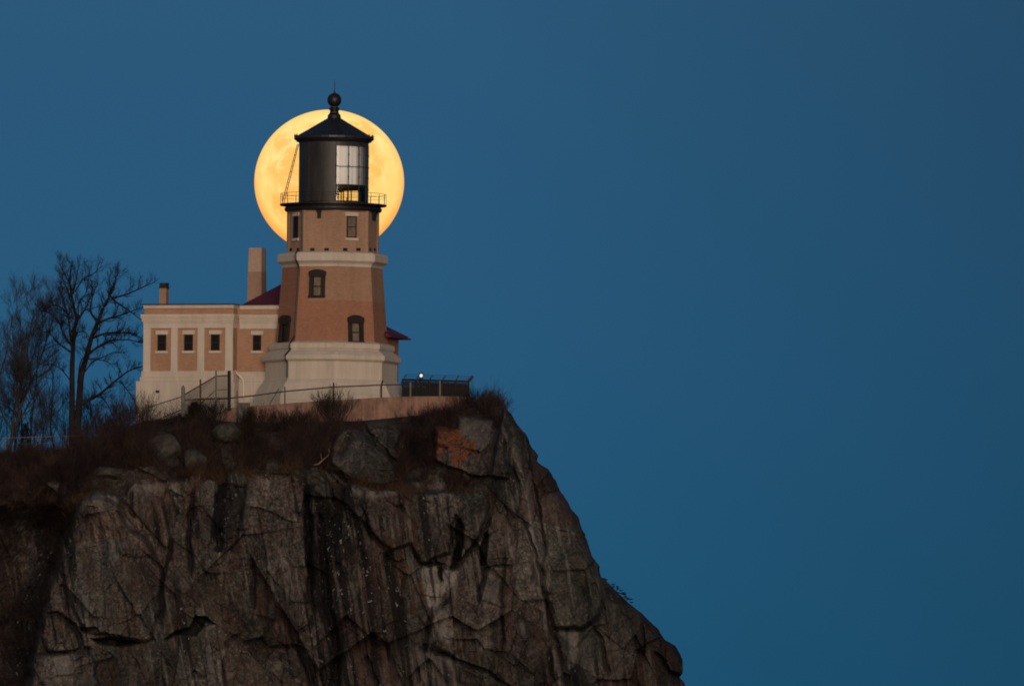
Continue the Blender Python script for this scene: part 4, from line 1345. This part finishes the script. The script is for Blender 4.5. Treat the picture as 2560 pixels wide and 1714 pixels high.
# ------------------------------------------------------------------ terrace wall, terrace, fences, lamp
WALLP = [(560, 1020, -3.2), (640, 1014, -4.6), (740, 1006, -5.5), (850, 999, -6.2), (950, 993, -6.6), (1040, 990, -6.6), (1130, 990, -6.2), (1176, 992, -5.4)]
fp = np.array([at(a, b, c_) for a, b, c_ in WALLP])
tw = MB()
n = len(fp)
vs = []
for p in fp:
    vs += [(p[0], p[1], p[2]), (p[0], p[1] + .4, p[2]), (p[0], p[1] + .4, p[2] - 2.8), (p[0] + .02, p[1] - .12, p[2] - 2.8)]
fs = [(0, 1, 2, 3), tuple(4 * (n - 1) + i for i in (3, 2, 1, 0))]
for i in range(n - 1):
    for k_ in range(4):
        a, b = 4 * i + k_, 4 * i + (k_ + 1) % 4
        fs.append((a, a + 4, b + 4, b))
two = tw.add(vs, fs).build('terrace_wall', M['terrace'], bevel=.03)
tag(two, 'low curved orange tan rendered wall along the terrace below the tower', 'wall')
k = NT('terrace_concrete', .9, .2)
M['concrete'] = k.done(k.mix(k.rng(k.noise(k.vec(), 2.5, 5), .3, .7), (.13, .12, .105), (.21, .195, .17)))
tr_ = MB()
vs = []
for p in fp:
    vs += [(p[0], p[1] + .401, p[2] - .12), (p[0] + .3, 11.0, p[2] - .10)]
tr_.add(vs, [(2 * i, 2 * i + 2, 2 * i + 3, 2 * i + 1) for i in range(n - 1)])
tag(tr_.build('terrace', M['concrete']), kind='structure')

def Yw(sx):
    return float(np.interp(sx, [q[0] for q in WALLP], [q[2] for q in WALLP]))
def wtop(sx):
    return float(np.interp(sx, [q[0] for q in WALLP], [q[1] for q in WALLP]))

def post(m, sx, y0, y1, Y, r=.035, lean=0):
    a, b = at(sx, y1, Y), at(sx + lean, y0, Y)
    m.tube([a, b], r, 8)
def mesh_panel(quad, name, mat, parent, step=.085, r=.0065):
    """chain link: two sets of slanting wires between four world corners (bottom left, bottom right, top right, top left)"""
    a, b, c_, d = [np.array(q) for q in quad]
    W, H = np.linalg.norm(b - a), max(np.linalg.norm(d - a), np.linalg.norm(c_ - b))
    f = lambda u, v: (a * (1 - u) + b * u) * (1 - v) + (d * (1 - u) + c_ * u) * v
    m = MB()
    k_ = -H
    while k_ < W:
        for s_ in (0, 1):
            x0, y0, x1, y1 = k_, 0, k_ + H, H
            if x0 < 0:
                y0, x0 = -x0, 0
            if x1 > W:
                y1, x1 = y1 - (x1 - W), W
            if x1 - x0 > .02:
                u0, u1 = (x0 / W, x1 / W) if s_ == 0 else (1 - x0 / W, 1 - x1 / W)
                p, q = f(u0, y0 / H), f(u1, y1 / H)
                m.tube([p + (0, .004 * s_, 0), q + (0, .004 * s_, 0)], r, 3, cap=False)
        k_ += step * 1.414
    return m.build(name, mat, parent, recalc=False)

# pipe-rail fence along the terrace wall
f1_ = thing('pipe_rail_fence', 'thin pipe rail fence on posts along the front of the tower terrace', 'fence', tuple(at(760, 1006, -5.4)))
o1 = np.array(f1_.location)
def local_to(o, m):
    m.v = [(q[0] - o[0], q[1] - o[1], q[2] - o[2]) for q in m.v]
    return m
posts = [('3', 935, 1280, 1435, 0), ('3', 1338, 1250, 1388, 0)]
PL = [(593, 976, 1024), (712, 966, 1010), (834, 956, 1002), (953, 952, 994), (1026, 955, 992), (1100, 951, 992)]
for i, (sx, y0, y1) in enumerate(PL):
    m = MB()
    Y = Yw(sx) + .2
    if sx == 953:
        m.tube([at(sx, y1, Y), at(sx, y0 + 14, Y), at(sx + 4, y0 - 2, Y)], .05, 8)
    else:
        post(m, sx, y0, y1, Y, .042 if sx < 1000 else .05)
    local_to(o1, m).build('post', M['rust'] if sx in (834, 953) else M['galv'], f1_)
m = MB()
RP = [(455, 1000), (520, 996), (575, 995), (640, 988), (712, 978), (834, 967), (953, 962), (1003, 961)]
m.tube([at(a, b, Yw(a) + .2) for a, b in RP], .038, 6)
local_to(o1, m).build('rail', M['rust'], f1_)
m = MB()
m.tube([at(674, 1010, Yw(674) + .25), at(697, 971, Yw(697) + .2)], .03, 6)
local_to(o1, m).build('brace', M['galv'], f1_)

# chain-link panels that step down beside the stairs, in front of the left building
p3 = lambda x, y, Y: at(320 + x / 3.408, 600 + y / 3.408, Y)
f2_ = thing('chain_link_fence', 'chain link fence stepping down beside the stairs before the left building', 'fence', tuple(p3(470, 1480, -3.6)))
o2 = np.array(f2_.location)
YF = -3.6
for (x, y0, y1, r, mt) in ((470, 1262, 1500, .10, 'galv'), (617, 1185, 1480, .045, 'rust'), (750, 1108, 1460, .045, 'galv'), (862, 1112, 1450, .085, 'black')):
    m = MB()
    m.tube([p3(x, y1, YF), p3(x, y0, YF)], r, 8)
    if x == 470:
        m.lathe([(.10, 0), (.07, .08), (.02, .16)], 8)
        for i in range(24):
            pass
        q = p3(x, y0, YF)
        m.v[-24:] = [(a + q[0], b + q[1], c_ + q[2]) for a, b, c_ in m.v[-24:]]
    local_to(o2, m).build('post', M[mt], f2_)
m = MB()
m.tube([p3(476, 1318, YF), p3(750, 1158, YF), p3(860, 1152, YF)], .035, 6)
m.tube([p3(476, 1362, YF), p3(860, 1350, YF)], .035, 6)
m.tube([p3(500, 1500, YF), p3(750, 1275, YF), p3(860, 1272, YF)], .022, 6)
local_to(o2, m).build('rail', M['rust'], f2_)
m = MB()
m.tube([p3(515, 1300, YF - .03), p3(545, 1375, YF - .03)], .025, 6)
local_to(o2, m).build('brace', M['galv'], f2_)
for q in (((476, 1480), (750, 1440), (750, 1160), (476, 1320)), ((750, 1440), (862, 1430), (862, 1153), (750, 1158))):
    quad = [p3(a, b, YF + .01) - o2 for a, b in q]
    mesh_panel(quad, 'wire_mesh', M['wire_grey'], f2_, .075, .0105)
m = MB()
m.tube([p3(150, 1432, -2.6), p3(465, 1330, YF)], .028, 6)
local_to(o2, m).build('stair_handrail', M['wire_grey'], f2_)
m = MB()
m.tube([p3(230, 1540, -2.6), p3(465, 1440, YF)], .028, 6)
local_to(o2, m).build('stair_handrail', M['wire_grey'], f2_)
quad = [p3(150, 1545, -2.6) - o2, p3(465, 1450, YF) - o2, p3(465, 1330, YF) - o2, p3(150, 1432, -2.6) - o2]
mesh_panel(quad, 'wire_mesh', M['wire_grey'], f2_, .14, .006)
stp = MB()
for i in range(9):
    a = p3(300 + i * 19, 1560 - i * 13, -3.0)
    stp.box(a[0], a[0] + .14 + .12, -3.2, -2.0, a[2] - 1.6, a[2] + .0)
sto = stp.build('concrete_stairs', M['concrete'])
tag(sto, 'narrow concrete stairs climbing past the left building', 'stairs')
jb = MB()
q = at(612, 1011, -4.0)
jb.box(q[0] - .33, q[0] + .27, q[1] - .2, q[1] + .2, q[2] - 1.0, q[2] + .05)
jb.box(q[0] - .36, q[0] + .30, q[1] - .23, q[1] + .23, q[2] + .051, q[2] + .08)
tag(jb.build('utility_box', M['boxgreen'], bevel=.02), 'small grey green utility box behind the rail below the drain pipe', 'utility box')

# barbed enclosure on the right of the tower
f3_ = thing('barbed_enclosure', 'dark mesh enclosure with slanted barbed wire arms right of the tower', 'enclosure', tuple(at(1080, 990, -1.0)))
o3 = np.array(f3_.location)
p5 = lambda x, y, Y: at(880 + x / 3.919, 840 + y / 3.919, Y)
YE, YE2 = -1.5, 2.6
BOT = 620
for i, x in enumerate((497, 628, 757, 882, 1012, 1140)):
    yt = 422 + (x - 490) * .028
    m = MB()
    m.tube([p5(x, BOT, YE), p5(x, yt, YE)], .05, 8)
    po = local_to(o3, m).build('post', M['black'], f3_)
    m = MB()
    dx, dy = (34, 52) if x < 1100 else (44, 50)
    m.tube([p5(x, yt + 4, YE), p5(x + dx, yt - dy + 4, YE - .15)], .028 if x < 1100 else .075, 6)
    local_to(o3, m).build('barb_arm', M['rust'], po)
for (x, y0, mt, r) in ((560, 440, 'black', .04), (708, 440, 'black', .03), (815, 450, 'black', .04), (935, 445, 'black', .03)):
    m = MB()
    m.tube([p5(x, BOT, YE2), p5(x, y0, YE2)], r, 6)
    local_to(o3, m).build('back_post', M[mt], f3_)
m = MB()
m.tube([p5(488, 422, YE), p5(1142, 441, YE)], .045, 6)
m.tube([p5(488, 470, YE), p5(1142, 488, YE)], .016, 6)
local_to(o3, m).build('rail', M['black'], f3_)
m = MB()
m.tube([p5(480, 450, YE2), p5(1120, 470, YE2)], .04, 6)
local_to(o3, m).build('back_rail', M['black'], f3_)
m = MB()
for t_ in (.45, .72, 1.0):
    m.tube([p5(497 + 34 * t_, 422 - 50 * t_, YE - .1), p5(1012 + 34 * t_, 436 - 50 * t_, YE - .1), p5(1140 + 44 * t_, 441 - 48 * t_, YE - .1)], .007, 4)
local_to(o3, m).build('barbed_wire', M['black'], f3_)
for (xa, xb) in ((497, 757), (757, 1012), (1012, 1140)):
    quad = [p5(xa, BOT, YE + .02) - o3, p5(xb, BOT, YE + .02) - o3, p5(xb, 424 + (xb - 490) * .028, YE + .02) - o3, p5(xa, 424 + (xa - 490) * .028, YE + .02) - o3]
    mesh_panel(quad, 'wire_mesh', M['wire'], f3_, .045, .0125)
quad = [p5(480, BOT, YE2) - o3, p5(1120, BOT, YE2) - o3, p5(1120, 470, YE2) - o3, p5(480, 450, YE2) - o3]
mesh_panel(quad, 'wire_mesh', M['wire'], f3_, .045, .0125)
sl2 = MB()
for i in range(78):
    x = 503 + i * 8.1
    sl2.tube([p5(x, BOT, YE + .05), p5(x, (462 if x > 720 else 500) + (x - 490) * .028, YE + .05)], .024, 4)
local_to(o3, sl2).build('privacy_slats', M['wire'], f3_)

lp = thing('lamp_post', 'lit white lamp on a dark post inside the barbed enclosure', 'lamp', tuple(p5(675, 640, .4)))
o4 = np.array(lp.location)
m = MB()
m.tube([p5(675, 640, .4), p5(675, 405, .4)], .09, 10)
m.tube([p5(675, 410, .4), p5(675, 402, .4)], .12, 10)
local_to(o4, m).build('pole', M['black'], lp)
k = NT('lamp_glow')
k.b.inputs['Emission Color'].default_value = (1, .97, .88, 1)
k.b.inputs['Emission Strength'].default_value = 0.85
M['lampglow'] = k.done((.8, .8, .75))
q = p5(677, 386, .4)
m = MB()
m.lathe([(.03, q[2] - .09), (.065, q[2] - .06), (.08, q[2]), (.065, q[2] + .06), (.03, q[2] + .09)], 16, cx=q[0], cy=q[1])
local_to(o4, m).build('lamp_globe', M['lampglow'], lp, smooth=True)
m = MB()
m.lathe([(.13, q[2] + .10), (.10, q[2] + .14), (.02, q[2] + .16)], 16, cx=q[0], cy=q[1])
local_to(o4, m).build('lamp_cap', M['black'], lp)

# ------------------------------------------------------------------ trees
def branches(rng, p0, d0, length, r0, depth, out, spread=.65, up=.18, kids=4, minr=.006, wander=.18):
    """grow one limb and its twigs; out collects (points, radii)"""
    n = max(4, int(5 + length * 1.2))
    pts = [np.array(p0, float)]
    d = np.array(d0, float)
    d /= np.linalg.norm(d)
    for i in range(n):
        d = d + rng.normal(size=3) * wander + np.array([0, 0, up * .35])
        d /= np.linalg.norm(d)
        pts.append(pts[-1] + d * length / n)
    pts = np.array(pts)
    rad = np.linspace(r0, max(minr * .7, r0 * .35), n + 1)
    out.append((pts, rad))
    if depth <= 0:
        return
    side_twigs(rng, pts, rad, length, depth, out, spread, up, kids, minr, wander)
def side_twigs(rng, pts, rad, length, depth, out, spread=.65, up=.18, kids=4, minr=.006, wander=.18, f0=.25):
    n = len(pts) - 1
    for i in range(kids):
        f = f0 + (1 - f0) * (i + rng.rand()) / kids
        j = min(n - 1, int(f * n))
        p = pts[j] + (pts[j + 1] - pts[j]) * (f * n - j)
        d = pts[j + 1] - pts[j]
        d /= np.linalg.norm(d) + 1e-9
        s = rng.normal(size=3)
        s -= d * s.dot(d)
        s /= np.linalg.norm(s) + 1e-9
        nd = d * (1 - spread * .6) + s * spread + np.array([0, 0, up])
        branches(rng, p, nd, length * rng.uniform(.38, .66) * (1.1 - .4 * f), max(minr, rad[j] * rng.uniform(.42, .6)), depth - 1, out, spread, up, max(2, kids - (depth < 2)), minr, wander)
def tubes_mesh(name, limbs, mat, parent=None, org=(0, 0, 0)):
    Va, Fa, nv = [], [], 0
    for pts, rad in limbs:
        k_ = 7 if rad[0] > .06 else 4 if rad[0] > .02 else 3
        m = MB().tube(pts, rad, k_, cap=False)
        Va.append(np.array(m.v) - org)
        Fa.append(np.array(m.f) + nv)
        nv += len(m.v)
    return fast_mesh(name, np.concatenate(Va), np.concatenate(Fa), mat, parent)

def smooth_path(P, n=6):
    P = np.array(P, float)
    t = np.arange(len(P))
    tn = np.linspace(0, len(P) - 1, (len(P) - 1) * n + 1)
    q = np.stack([np.interp(tn, t, P[:, i]) for i in range(P.shape[1])], -1)
    for _ in range(3):
        q[1:-1] = (q[:-2] + 2 * q[1:-1] + q[2:]) / 4
    return q

def p4(x, y, Y):
    return at(x / 2.8, 600 + y / 2.8, Y)
TG = 'bare trees left of the lighthouse'
def traced_tree():
    rng = np.random.RandomState(11)
    Y0 = 9.0
    t = thing('bare_tree', 'tall bare two-stemmed tree just left of the flat-roofed building', 'tree', tuple(p4(520, 1500, Y0)), group=TG)
    org = np.array(t.location)
    stems = [([(505, 1520), (503, 1300), (505, 1180), (504, 900), (510, 780), (516, 640), (540, 560), (520, 480), (500, 380), (487, 270), (498, 175)], 25, 3.2),
             ([(525, 1520), (545, 1250), (552, 1180), (566, 950), (610, 800), (640, 680), (685, 570), (720, 480), (770, 390), (800, 310)], 30, 5)]
    limbs = [([(504, 880), (506, 760), (490, 650), (482, 560), (470, 500), (430, 400), (440, 330)], 12, 3), ([(560, 1155), (640, 1110), (700, 1078), (800, 990), (900, 912), (1000, 882)], 13, 4),
             ([(615, 800), (690, 742), (780, 700), (900, 695), (1000, 722)], 10, 2.5), ([(640, 690), (720, 655), (820, 645), (930, 655), (1000, 690)], 9, 2.5),
             ([(682, 590), (740, 555), (830, 530), (900, 508), (985, 470)], 9, 2.5), ([(690, 575), (640, 520), (630, 470), (660, 350), (690, 290)], 9, 2.5),
             ([(770, 390), (820, 440), (900, 490), (990, 560)], 8, 2.5), ([(800, 405), (900, 375), (1000, 330), (1090, 290)], 7, 2), ([(505, 790), (440, 745), (380, 700), (355, 650), (300, 640)], 8, 2),
             ([(492, 730), (440, 650), (410, 560), (350, 510), (270, 480)], 8, 2), ([(480, 520), (430, 470), (370, 450), (300, 490)], 7, 2), ([(500, 440), (460, 310), (400, 210)], 7, 2),
             ([(540, 560), (600, 480), (650, 360), (640, 280)], 8, 2), ([(525, 360), (580, 270), (650, 240), (715, 180)], 6, 2), ([(510, 380), (538, 260), (552, 165)], 6, 2), ([(485, 300), (430, 190), (400, 150)], 5, 1.6),
             ([(545, 1000), (560, 850), (600, 800), (610, 760)], 6, 2), ([(500, 800), (540, 640), (600, 640), (640, 700)], 5, 2), ([(545, 560), (550, 430), (600, 380), (620, 300)], 5, 2),
             ([(720, 480), (760, 420), (780, 330), (760, 270)], 6, 2), ([(800, 310), (810, 260), (835, 230)], 4, 1.5), ([(566, 960), (660, 830), (760, 850), (800, 900)], 5, 1.6), ([(700, 1080), (760, 1160), (800, 1250)], 5, 1.6), ([(840, 985), (900, 1060), (960, 1140)], 5, 1.6),
             ([(505, 1000), (430, 900), (350, 860), (260, 900)], 5, 1.6), ([(600, 830), (700, 830), (800, 780), (880, 790)], 5, 1.6)]
    big, small = [], []
    for grp, dst in ((stems, big), (limbs, small)):
        for P, r0, r1 in grp:
            n = len(P)
            z0 = rng.uniform(-1.5, 1.5) if dst is small else 0
            q = smooth_path([(a, b, Y0 + z0 * (i / n)) for i, (a, b) in enumerate(P)])
            pts = p4(q[:, 0], q[:, 1], q[:, 2])
            rad = np.linspace(r0, r1, len(pts)) / 2.8 / PXM
            dst.append((pts, rad))
    tubes_mesh('trunk', big, M['bark'], t, org)
    tw_ = []
    for pts, rad in small + big:
        L = np.sum(np.linalg.norm(np.diff(pts, axis=0), axis=1))
        top = (pts, rad) if L < 7 else (pts[int(len(pts) * .45):], rad[int(len(pts) * .45):])
        side_twigs(rng, top[0], np.minimum(top[1], .05), 1.45, 2, tw_, .7, .25, 19 if L > 2.5 else 12, .0052, .2, .15)
    tubes_mesh('crown', small + tw_, M['bark'], t, org)
traced_tree()

def grown_tree(label, sx, ybase, ytop, Y, seed, mat, stems=1, lean=0., kids=6, depth=4, rk=1.0, spread=.6, group=TG, minr=.0052):
    rng = np.random.RandomState(seed)
    b = at(sx, ybase, Y)
    top = at(sx, ytop, Y)
    H = top[2] - b[2]
    t = thing('bare_tree', label, 'tree', tuple(b), group=group)
    tr_, cr = [], []
    for s_ in range(stems):
        a = rng.uniform(0, 6.28)
        d = np.array([math.cos(a) * .16 * (stems > 1) + lean, math.sin(a) * .16 * (stems > 1), 1])
        n = 12
        pts = [np.array([.1 * math.cos(a) * s_, .1 * math.sin(a) * s_, -.5])]
        for i in range(n):
            d = d + rng.normal(size=3) * .07
            d[2] = max(d[2], .8)
            pts.append(pts[-1] + d / np.linalg.norm(d) * H * rng.uniform(.80, .9) / n)
        pts = np.array(pts)
        rad = np.linspace(H * .0105 * rk, H * .0025 * rk, n + 1)
        tr_.append((pts, rad))
        side_twigs(rng, pts, rad, H * .52, depth - 1, cr, spread, .25, kids + 5, minr, .16, .22)
    tubes_mesh('trunk', tr_, mat, t)
    tubes_mesh('crown', cr, mat, t)
for a in (('leaning bare tree with pale grey limbs at the left edge', 8, 1150, 668, 14, 21, M['bark_pale'], 2, .05, 7, 4, 1.0),
          ('bare tree with dense fine twigs between the left edge and the two-stemmed tree', 62, 1150, 715, 18, 22, M['bark_pale'], 2, .0, 6, 4, .7),
          ('bare tree cut by the left edge of the picture', -46, 1150, 690, 12, 29, M['bark_pale'], 2, .03, 7, 4, .8),
          ('slender bare sapling forked low beside the two-stemmed tree', 140, 1150, 850, 7, 24, M['bark'], 1, -.04, 7, 3, .9),
          ('short bare tree with upright twigs right of the two-stemmed tree', 262, 1130, 905, 12, 25, M['bark'], 1, .02, 7, 3, .8),
          ('low bare tree behind the leaning pale tree', 32, 1150, 880, 22, 26, M['bark'], 2, .0, 8, 3, .7),
          ('low bare tree just left of the two stems', 108, 1150, 905, 24, 27, M['bark'], 2, .0, 8, 3, .7),
          ('bushy bare tree filling the gap left of the two stems', 175, 1150, 945, 20, 41, M['bark'], 4, .0, 11, 3, .5),
          ('spreading low bare tree right of the two stems', 225, 1140, 965, 17, 42, M['bark'], 4, .0, 11, 3, .5),
          ('low twiggy bare tree behind the reddish skyline shrub', 285, 1130, 985, 20, 43, M['bark'], 4, .0, 11, 3, .5),
          ('bushy bare tree low at the left edge', -10, 1150, 925, 16, 44, M['bark'], 4, .0, 11, 3, .5),
          ('grey twiggy bare tree above the skyline fence', 75, 1150, 935, 13, 45, M['bark_pale'], 4, .0, 11, 3, .5),
          ('thin bare tree touching the left corner of the building', 310, 1120, 925, 16, 28, M['bark'], 1, .0, 7, 3, .7)):
    grown_tree(*a)

# grey wire fence on the skyline at the far left
f4_ = thing('wire_fence', 'faint grey wire fence on the skyline under the bare trees', 'fence', tuple(at(110, 1110, 3.0)))
o5 = np.array(f4_.location)
for i, sx in enumerate((-60, 14, 90, 165, 220)):
    m = MB()
    post(m, sx, 1092 - i * 1.5, 1165, 3.0, .035)
    local_to(o5, m).build('post', M['galv'], f4_)
m = MB()
for dy in (0, 16, 32):
    m.tube([at(-90, 1097 + dy, 3.0), at(225, 1088 + dy, 3.0)], .02 if dy == 0 else .008, 5)
local_to(o5, m).build('rail', M['galv'], f4_)

# ------------------------------------------------------------------ shrubs and brush
def shrub(label, sx, sy, h, w, seed, mat, Y=None, group='bare shrubs on the headland', stems=95, bend=.5):
    rng = np.random.RandomState(seed)
    if Y is None:
        b = W3[surf(sx, sy)]
    else:
        b = at(sx, sy, Y)
    h, w = h / PXM, w / PXM
    L = []
    for i in range(stems):
        a = rng.uniform(0, 6.28)
        f = rng.uniform(0, 1) ** .6
        d = np.array([math.cos(a) * f * w / h * .55, math.sin(a) * f * .5 - .1, 1])
        p = np.array([math.cos(a) * f * w * .28, math.sin(a) * f * w * .2, -.25])
        branches(rng, p, d, (h + .25) * rng.uniform(.55, 1.05), .010, 1 if i % 2 else 2, L, .5, .28, 5, .0050, .12)
    o = tubes_mesh('shrub', L, mat)
    o.location = b
    return tag(o, label, 'shrub', group)
for a in (('reddish bare shrub at the foot of the left building corner', 342, 1066, 66, 110, 31, M['twig'], -4.5),
          ('dark bare shrub growing before the middle of the terrace wall', 838, 1042, 56, 90, 32, M['twig'], -8.4),
          ('big dark bare shrub at the right end of the terrace wall', 1186, 1036, 54, 100, 33, M['twig_dark'], -7.6),
          ('low brown shrub on the right rim of the cliff', 1226, 1032, 38, 80, 34, M['twig_dark'], -7.8),
          ('brown shrub in front of the left end of the terrace wall', 645, 1064, 40, 90, 35, M['twig'], -8.6),
          ('brown shrub below the stepped chain link fence', 520, 1050, 42, 100, 36, M['twig_dark'], -8.8),
          ('wide purple brown shrub under the terrace wall', 745, 1066, 40, 120, 37, M['twig_dark'], -9.3),
          ('thin shrub on the slope left of the building', 275, 1098, 55, 90, 38, M['twig'], -6),
          ('reddish shrub on the skyline under the bare trees', 215, 1120, 46, 110, 39, M['twig'], -7),
          ('dark shrub filling the cleft left of the orange lichen rock', 1040, 1160, 80, 66, 40, M['twig_dark'], None),
          ('shrub on top of the wall-side rock ledge', 1078, 1062, 36, 110, 41, M['twig_dark'], -9.6),
          ('reddish brush clump at the left edge of the slope', 40, 1160, 40, 120, 42, M['twig'], -9.2),
          ('dark shrub at the head of the left gully', 160, 1225, 70, 110, 43, M['twig_dark'], None)):
    shrub(*a)

def conifer(label, sx, sy, h, w, seed, mat, Y, nm='small_conifer'):
    rng = np.random.RandomState(seed)
    b = at(sx, sy, Y)
    h, w = h / PXM, w / PXM
    t = thing(nm, label, 'conifer', tuple(b), group='small conifers on the headland')
    m = MB().tube([(0, 0, -.3), (0, 0, h * .95)], [.05, .008], 6)
    m.build('trunk', M['bark'], t)
    V, F = [], []
    for i in range(1500):
        f = rng.rand() ** .7
        z = h * (.02 + .98 * (1 - f) )
        rr = w * .5 * f * rng.uniform(.2, 1.05) * (1 + .25 * math.sin(z * 9 + seed))
        a = rng.uniform(0, 6.28)
        c_ = np.array([rr * math.cos(a), rr * math.sin(a), z])
        d = np.array([math.cos(a), math.sin(a), rng.uniform(-.2, .9)]) * rng.uniform(.08, .2)
        s_ = np.cross(d, rng.normal(size=3))
        s_ = s_ / np.linalg.norm(s_) * .016
        n_ = len(V)
        V += [c_ - s_, c_ + s_, c_ + d + s_ * .3, c_ + d - s_ * .3]
        F.append((n_, n_ + 1, n_ + 2, n_ + 3))
    fast_mesh('crown', np.array(V), np.array(F), mat, t, smooth=False)
conifer('olive brown pointed conifer in the middle of the brushy slope', 622, 1138, 118, 78, 51, M['needle'], -12.4)
conifer('dark green bushy conifer at the foot of the stepped fence', 486, 1050, 44, 60, 52, M['needle'], -9.3)
conifer('dark evergreen low among the bare trees on the skyline', 62, 1140, 82, 46, 53, M['needle_g'], 12)

# wind-bent pine on the right-hand edge of the cliff
pt = thing('cliff_pine', 'little wind-bent green pine clinging to the right edge of the cliff', 'pine', tuple(at(1530, 1475, -6.0)))
o6 = np.array(pt.location)
pe = lambda x, y, Y: at(1300 + x / 3.05, 1200 + y / 3.05, Y)
Yp = float(DY[surf(1540, 1478)]) - .1
m = MB()
m.tube([pe(690, 860, Yp), pe(735, 850, Yp - .05), pe(790, 870, Yp - .1), pe(840, 905, Yp - .1)], [.05, .04, .03, .015], 6)
m.tube([pe(700, 858, Yp), pe(708, 815, Yp)], .015, 5)
m.tube([pe(735, 852, Yp), pe(744, 815, Yp)], .015, 5)
local_to(o6, m).build('trunk', M['bark'], pt)
rng = np.random.RandomState(5)
V, F = [], []
for (x, y, r) in ((710, 795, 15), (712, 812, 14), (742, 812, 14), (746, 828, 16), (770, 842, 15), (785, 862, 20), (800, 868, 14), (820, 905, 20), (845, 908, 14), (850, 932, 13), (640, 752, 16), (655, 760, 14), (722, 845, 14), (800, 890, 12)):
    c_ = pe(x, y, Yp - .05) - o6
    for i in range(90):
        d = rng.normal(size=3)
        d /= np.linalg.norm(d)
        d[2] = d[2] * .5 + .2
        L = r / 3.05 / PXM * rng.uniform(.5, 1.3)
        s_ = np.cross(d, rng.normal(size=3))
        s_ = s_ / np.linalg.norm(s_) * .010
        n_ = len(V)
        V += [c_ - s_, c_ + s_, c_ + d * L + s_ * .4, c_ + d * L - s_ * .4]
        F.append((n_, n_ + 1, n_ + 2, n_ + 3))
fast_mesh('crown', np.array(V), np.array(F), M['needle_g'], pt, smooth=False)

# bleached dead limb on the ledge
p6 = lambda x, y, Y: at(300 + x / 3.903, 940 + y / 3.903, Y)
Yd = depth_at(800, 1150) - 1.0
m = MB()
m.tube([p6(1890, 868, Yd), p6(1940, 855, Yd - .1), p6(1975, 820, Yd - .2), p6(2035, 770, Yd - .2), p6(2042, 735, Yd - .2), p6(2036, 705, Yd - .2)], [.05, .05, .04, .03, .025, .012], 7)
m.tube([p6(1975, 820, Yd - .2), p6(1960, 780, Yd - .2), p6(1962, 750, Yd - .2)], [.025, .018, .008], 5)
tag(m.build('dead_branch', M['dead'], smooth=True), 'bleached crooked dead branch lying at the left foot of the big rock', 'branch')
m = MB()
Yd2 = depth_at(740, 1140) - .6
m.tube([p6(1840, 900, Yd2), p6(1800, 840, Yd2), p6(1735, 740, Yd2), p6(1700, 680, Yd2)], [.05, .04, .03, .012], 6)
m.tube([p6(1790, 830, Yd2), p6(1800, 780, Yd2), p6(1840, 700, Yd2)], [.02, .015, .008], 5)
tag(m.build('dead_stump', M['bark'], smooth=True), 'dark dead forked stem leaning left beside the bleached branch', 'branch')

# dry brush and grass covering the slope: nobody could count it
def brush(name, n, prob, hmin, hmax, wid, mat, seed, blades):
    rng = np.random.RandomState(seed)
    pr = prob.ravel().astype(float)
    cell = np.gradient(GX, axis=1).ravel() * np.gradient(GY, axis=0).ravel()
    pr = np.clip(pr * np.clip(cell, 0, None), 0, None)
    idx = rng.choice(pr.size, n, p=pr / pr.sum())
    P = W3.reshape(-1, 3)[idx]
    B = np.repeat(P, blades, axis=0)
    N = len(B)
    B = B + rng.normal(size=(N, 3)) * np.array([.16, .14, .05])
    cl = fbm(GX.ravel()[idx] / 36, GY.ravel()[idx] / 20, 3, 151)
    rim = np.repeat(.75 + .25 * sstep(15, 60, (GY - tp).ravel()[idx]), blades)
    h = rim * np.repeat(.45 + 1.5 * sstep(.42, .66, cl), blades) * rng.uniform(hmin, hmax, N) * np.repeat(rng.uniform(.6, 1.3, n), blades)
    dr = rng.normal(size=(N, 3)) * np.array([.40, .40, .12]) + np.array([0, -.25, 1]) + np.repeat(rng.normal(size=(n, 3)) * .2, blades, axis=0)
    dr /= np.linalg.norm(dr, axis=1)[:, None]
    si = np.cross(dr, rng.normal(size=(N, 3)))
    si = si / np.linalg.norm(si, axis=1)[:, None] * (wid * rng.uniform(.6, 1.3, N))[:, None]
    bend = rng.normal(size=(N, 3)) * .22
    mid = B + dr * (h * .55)[:, None]
    tip = B + (dr + bend) * h[:, None]
    V = np.stack([B - si, B + si, mid + si * .7, mid - si * .7, tip + si * .12, tip - si * .12], 1).reshape(-1, 3)
    b = np.arange(N)[:, None] * 6
    F = np.concatenate([b + np.array([0, 1, 2, 3]), b + np.array([3, 2, 4, 5])], 0)
    o = fast_mesh(name, V, F, mat, smooth=False)
    return tag(o, kind='stuff')
zone = S_veg * (GX > -400) * (.4 + .6 * sstep(6, 26, GY - tp) * 1.0)
patch = sstep(.42, .58, fbm(GX / 45, GY / 25, 4, 131))
lowz = (1 - sstep(0, 60, GY - yl + 50 * (fbm(GX / 34, GX * 0 + 3, 3, 147) - .3)))
brush('dry_brush', 4200, zone * (.35 + patch) * lowz, .25, .85, .0075, M['twig'], 61, 16)
brush('dark_brush', 3600, zone * (1.25 - patch), .2, .75, .0085, M['twig_dark'], 62, 16)
brush('dry_grass', 2600, (zone * sstep(.5, .7, fbm(GX / 60, GY / 20, 3, 141)) + .8 * ledge_band) * lowz, .12, .45, .009, M['grass'], 63, 14)
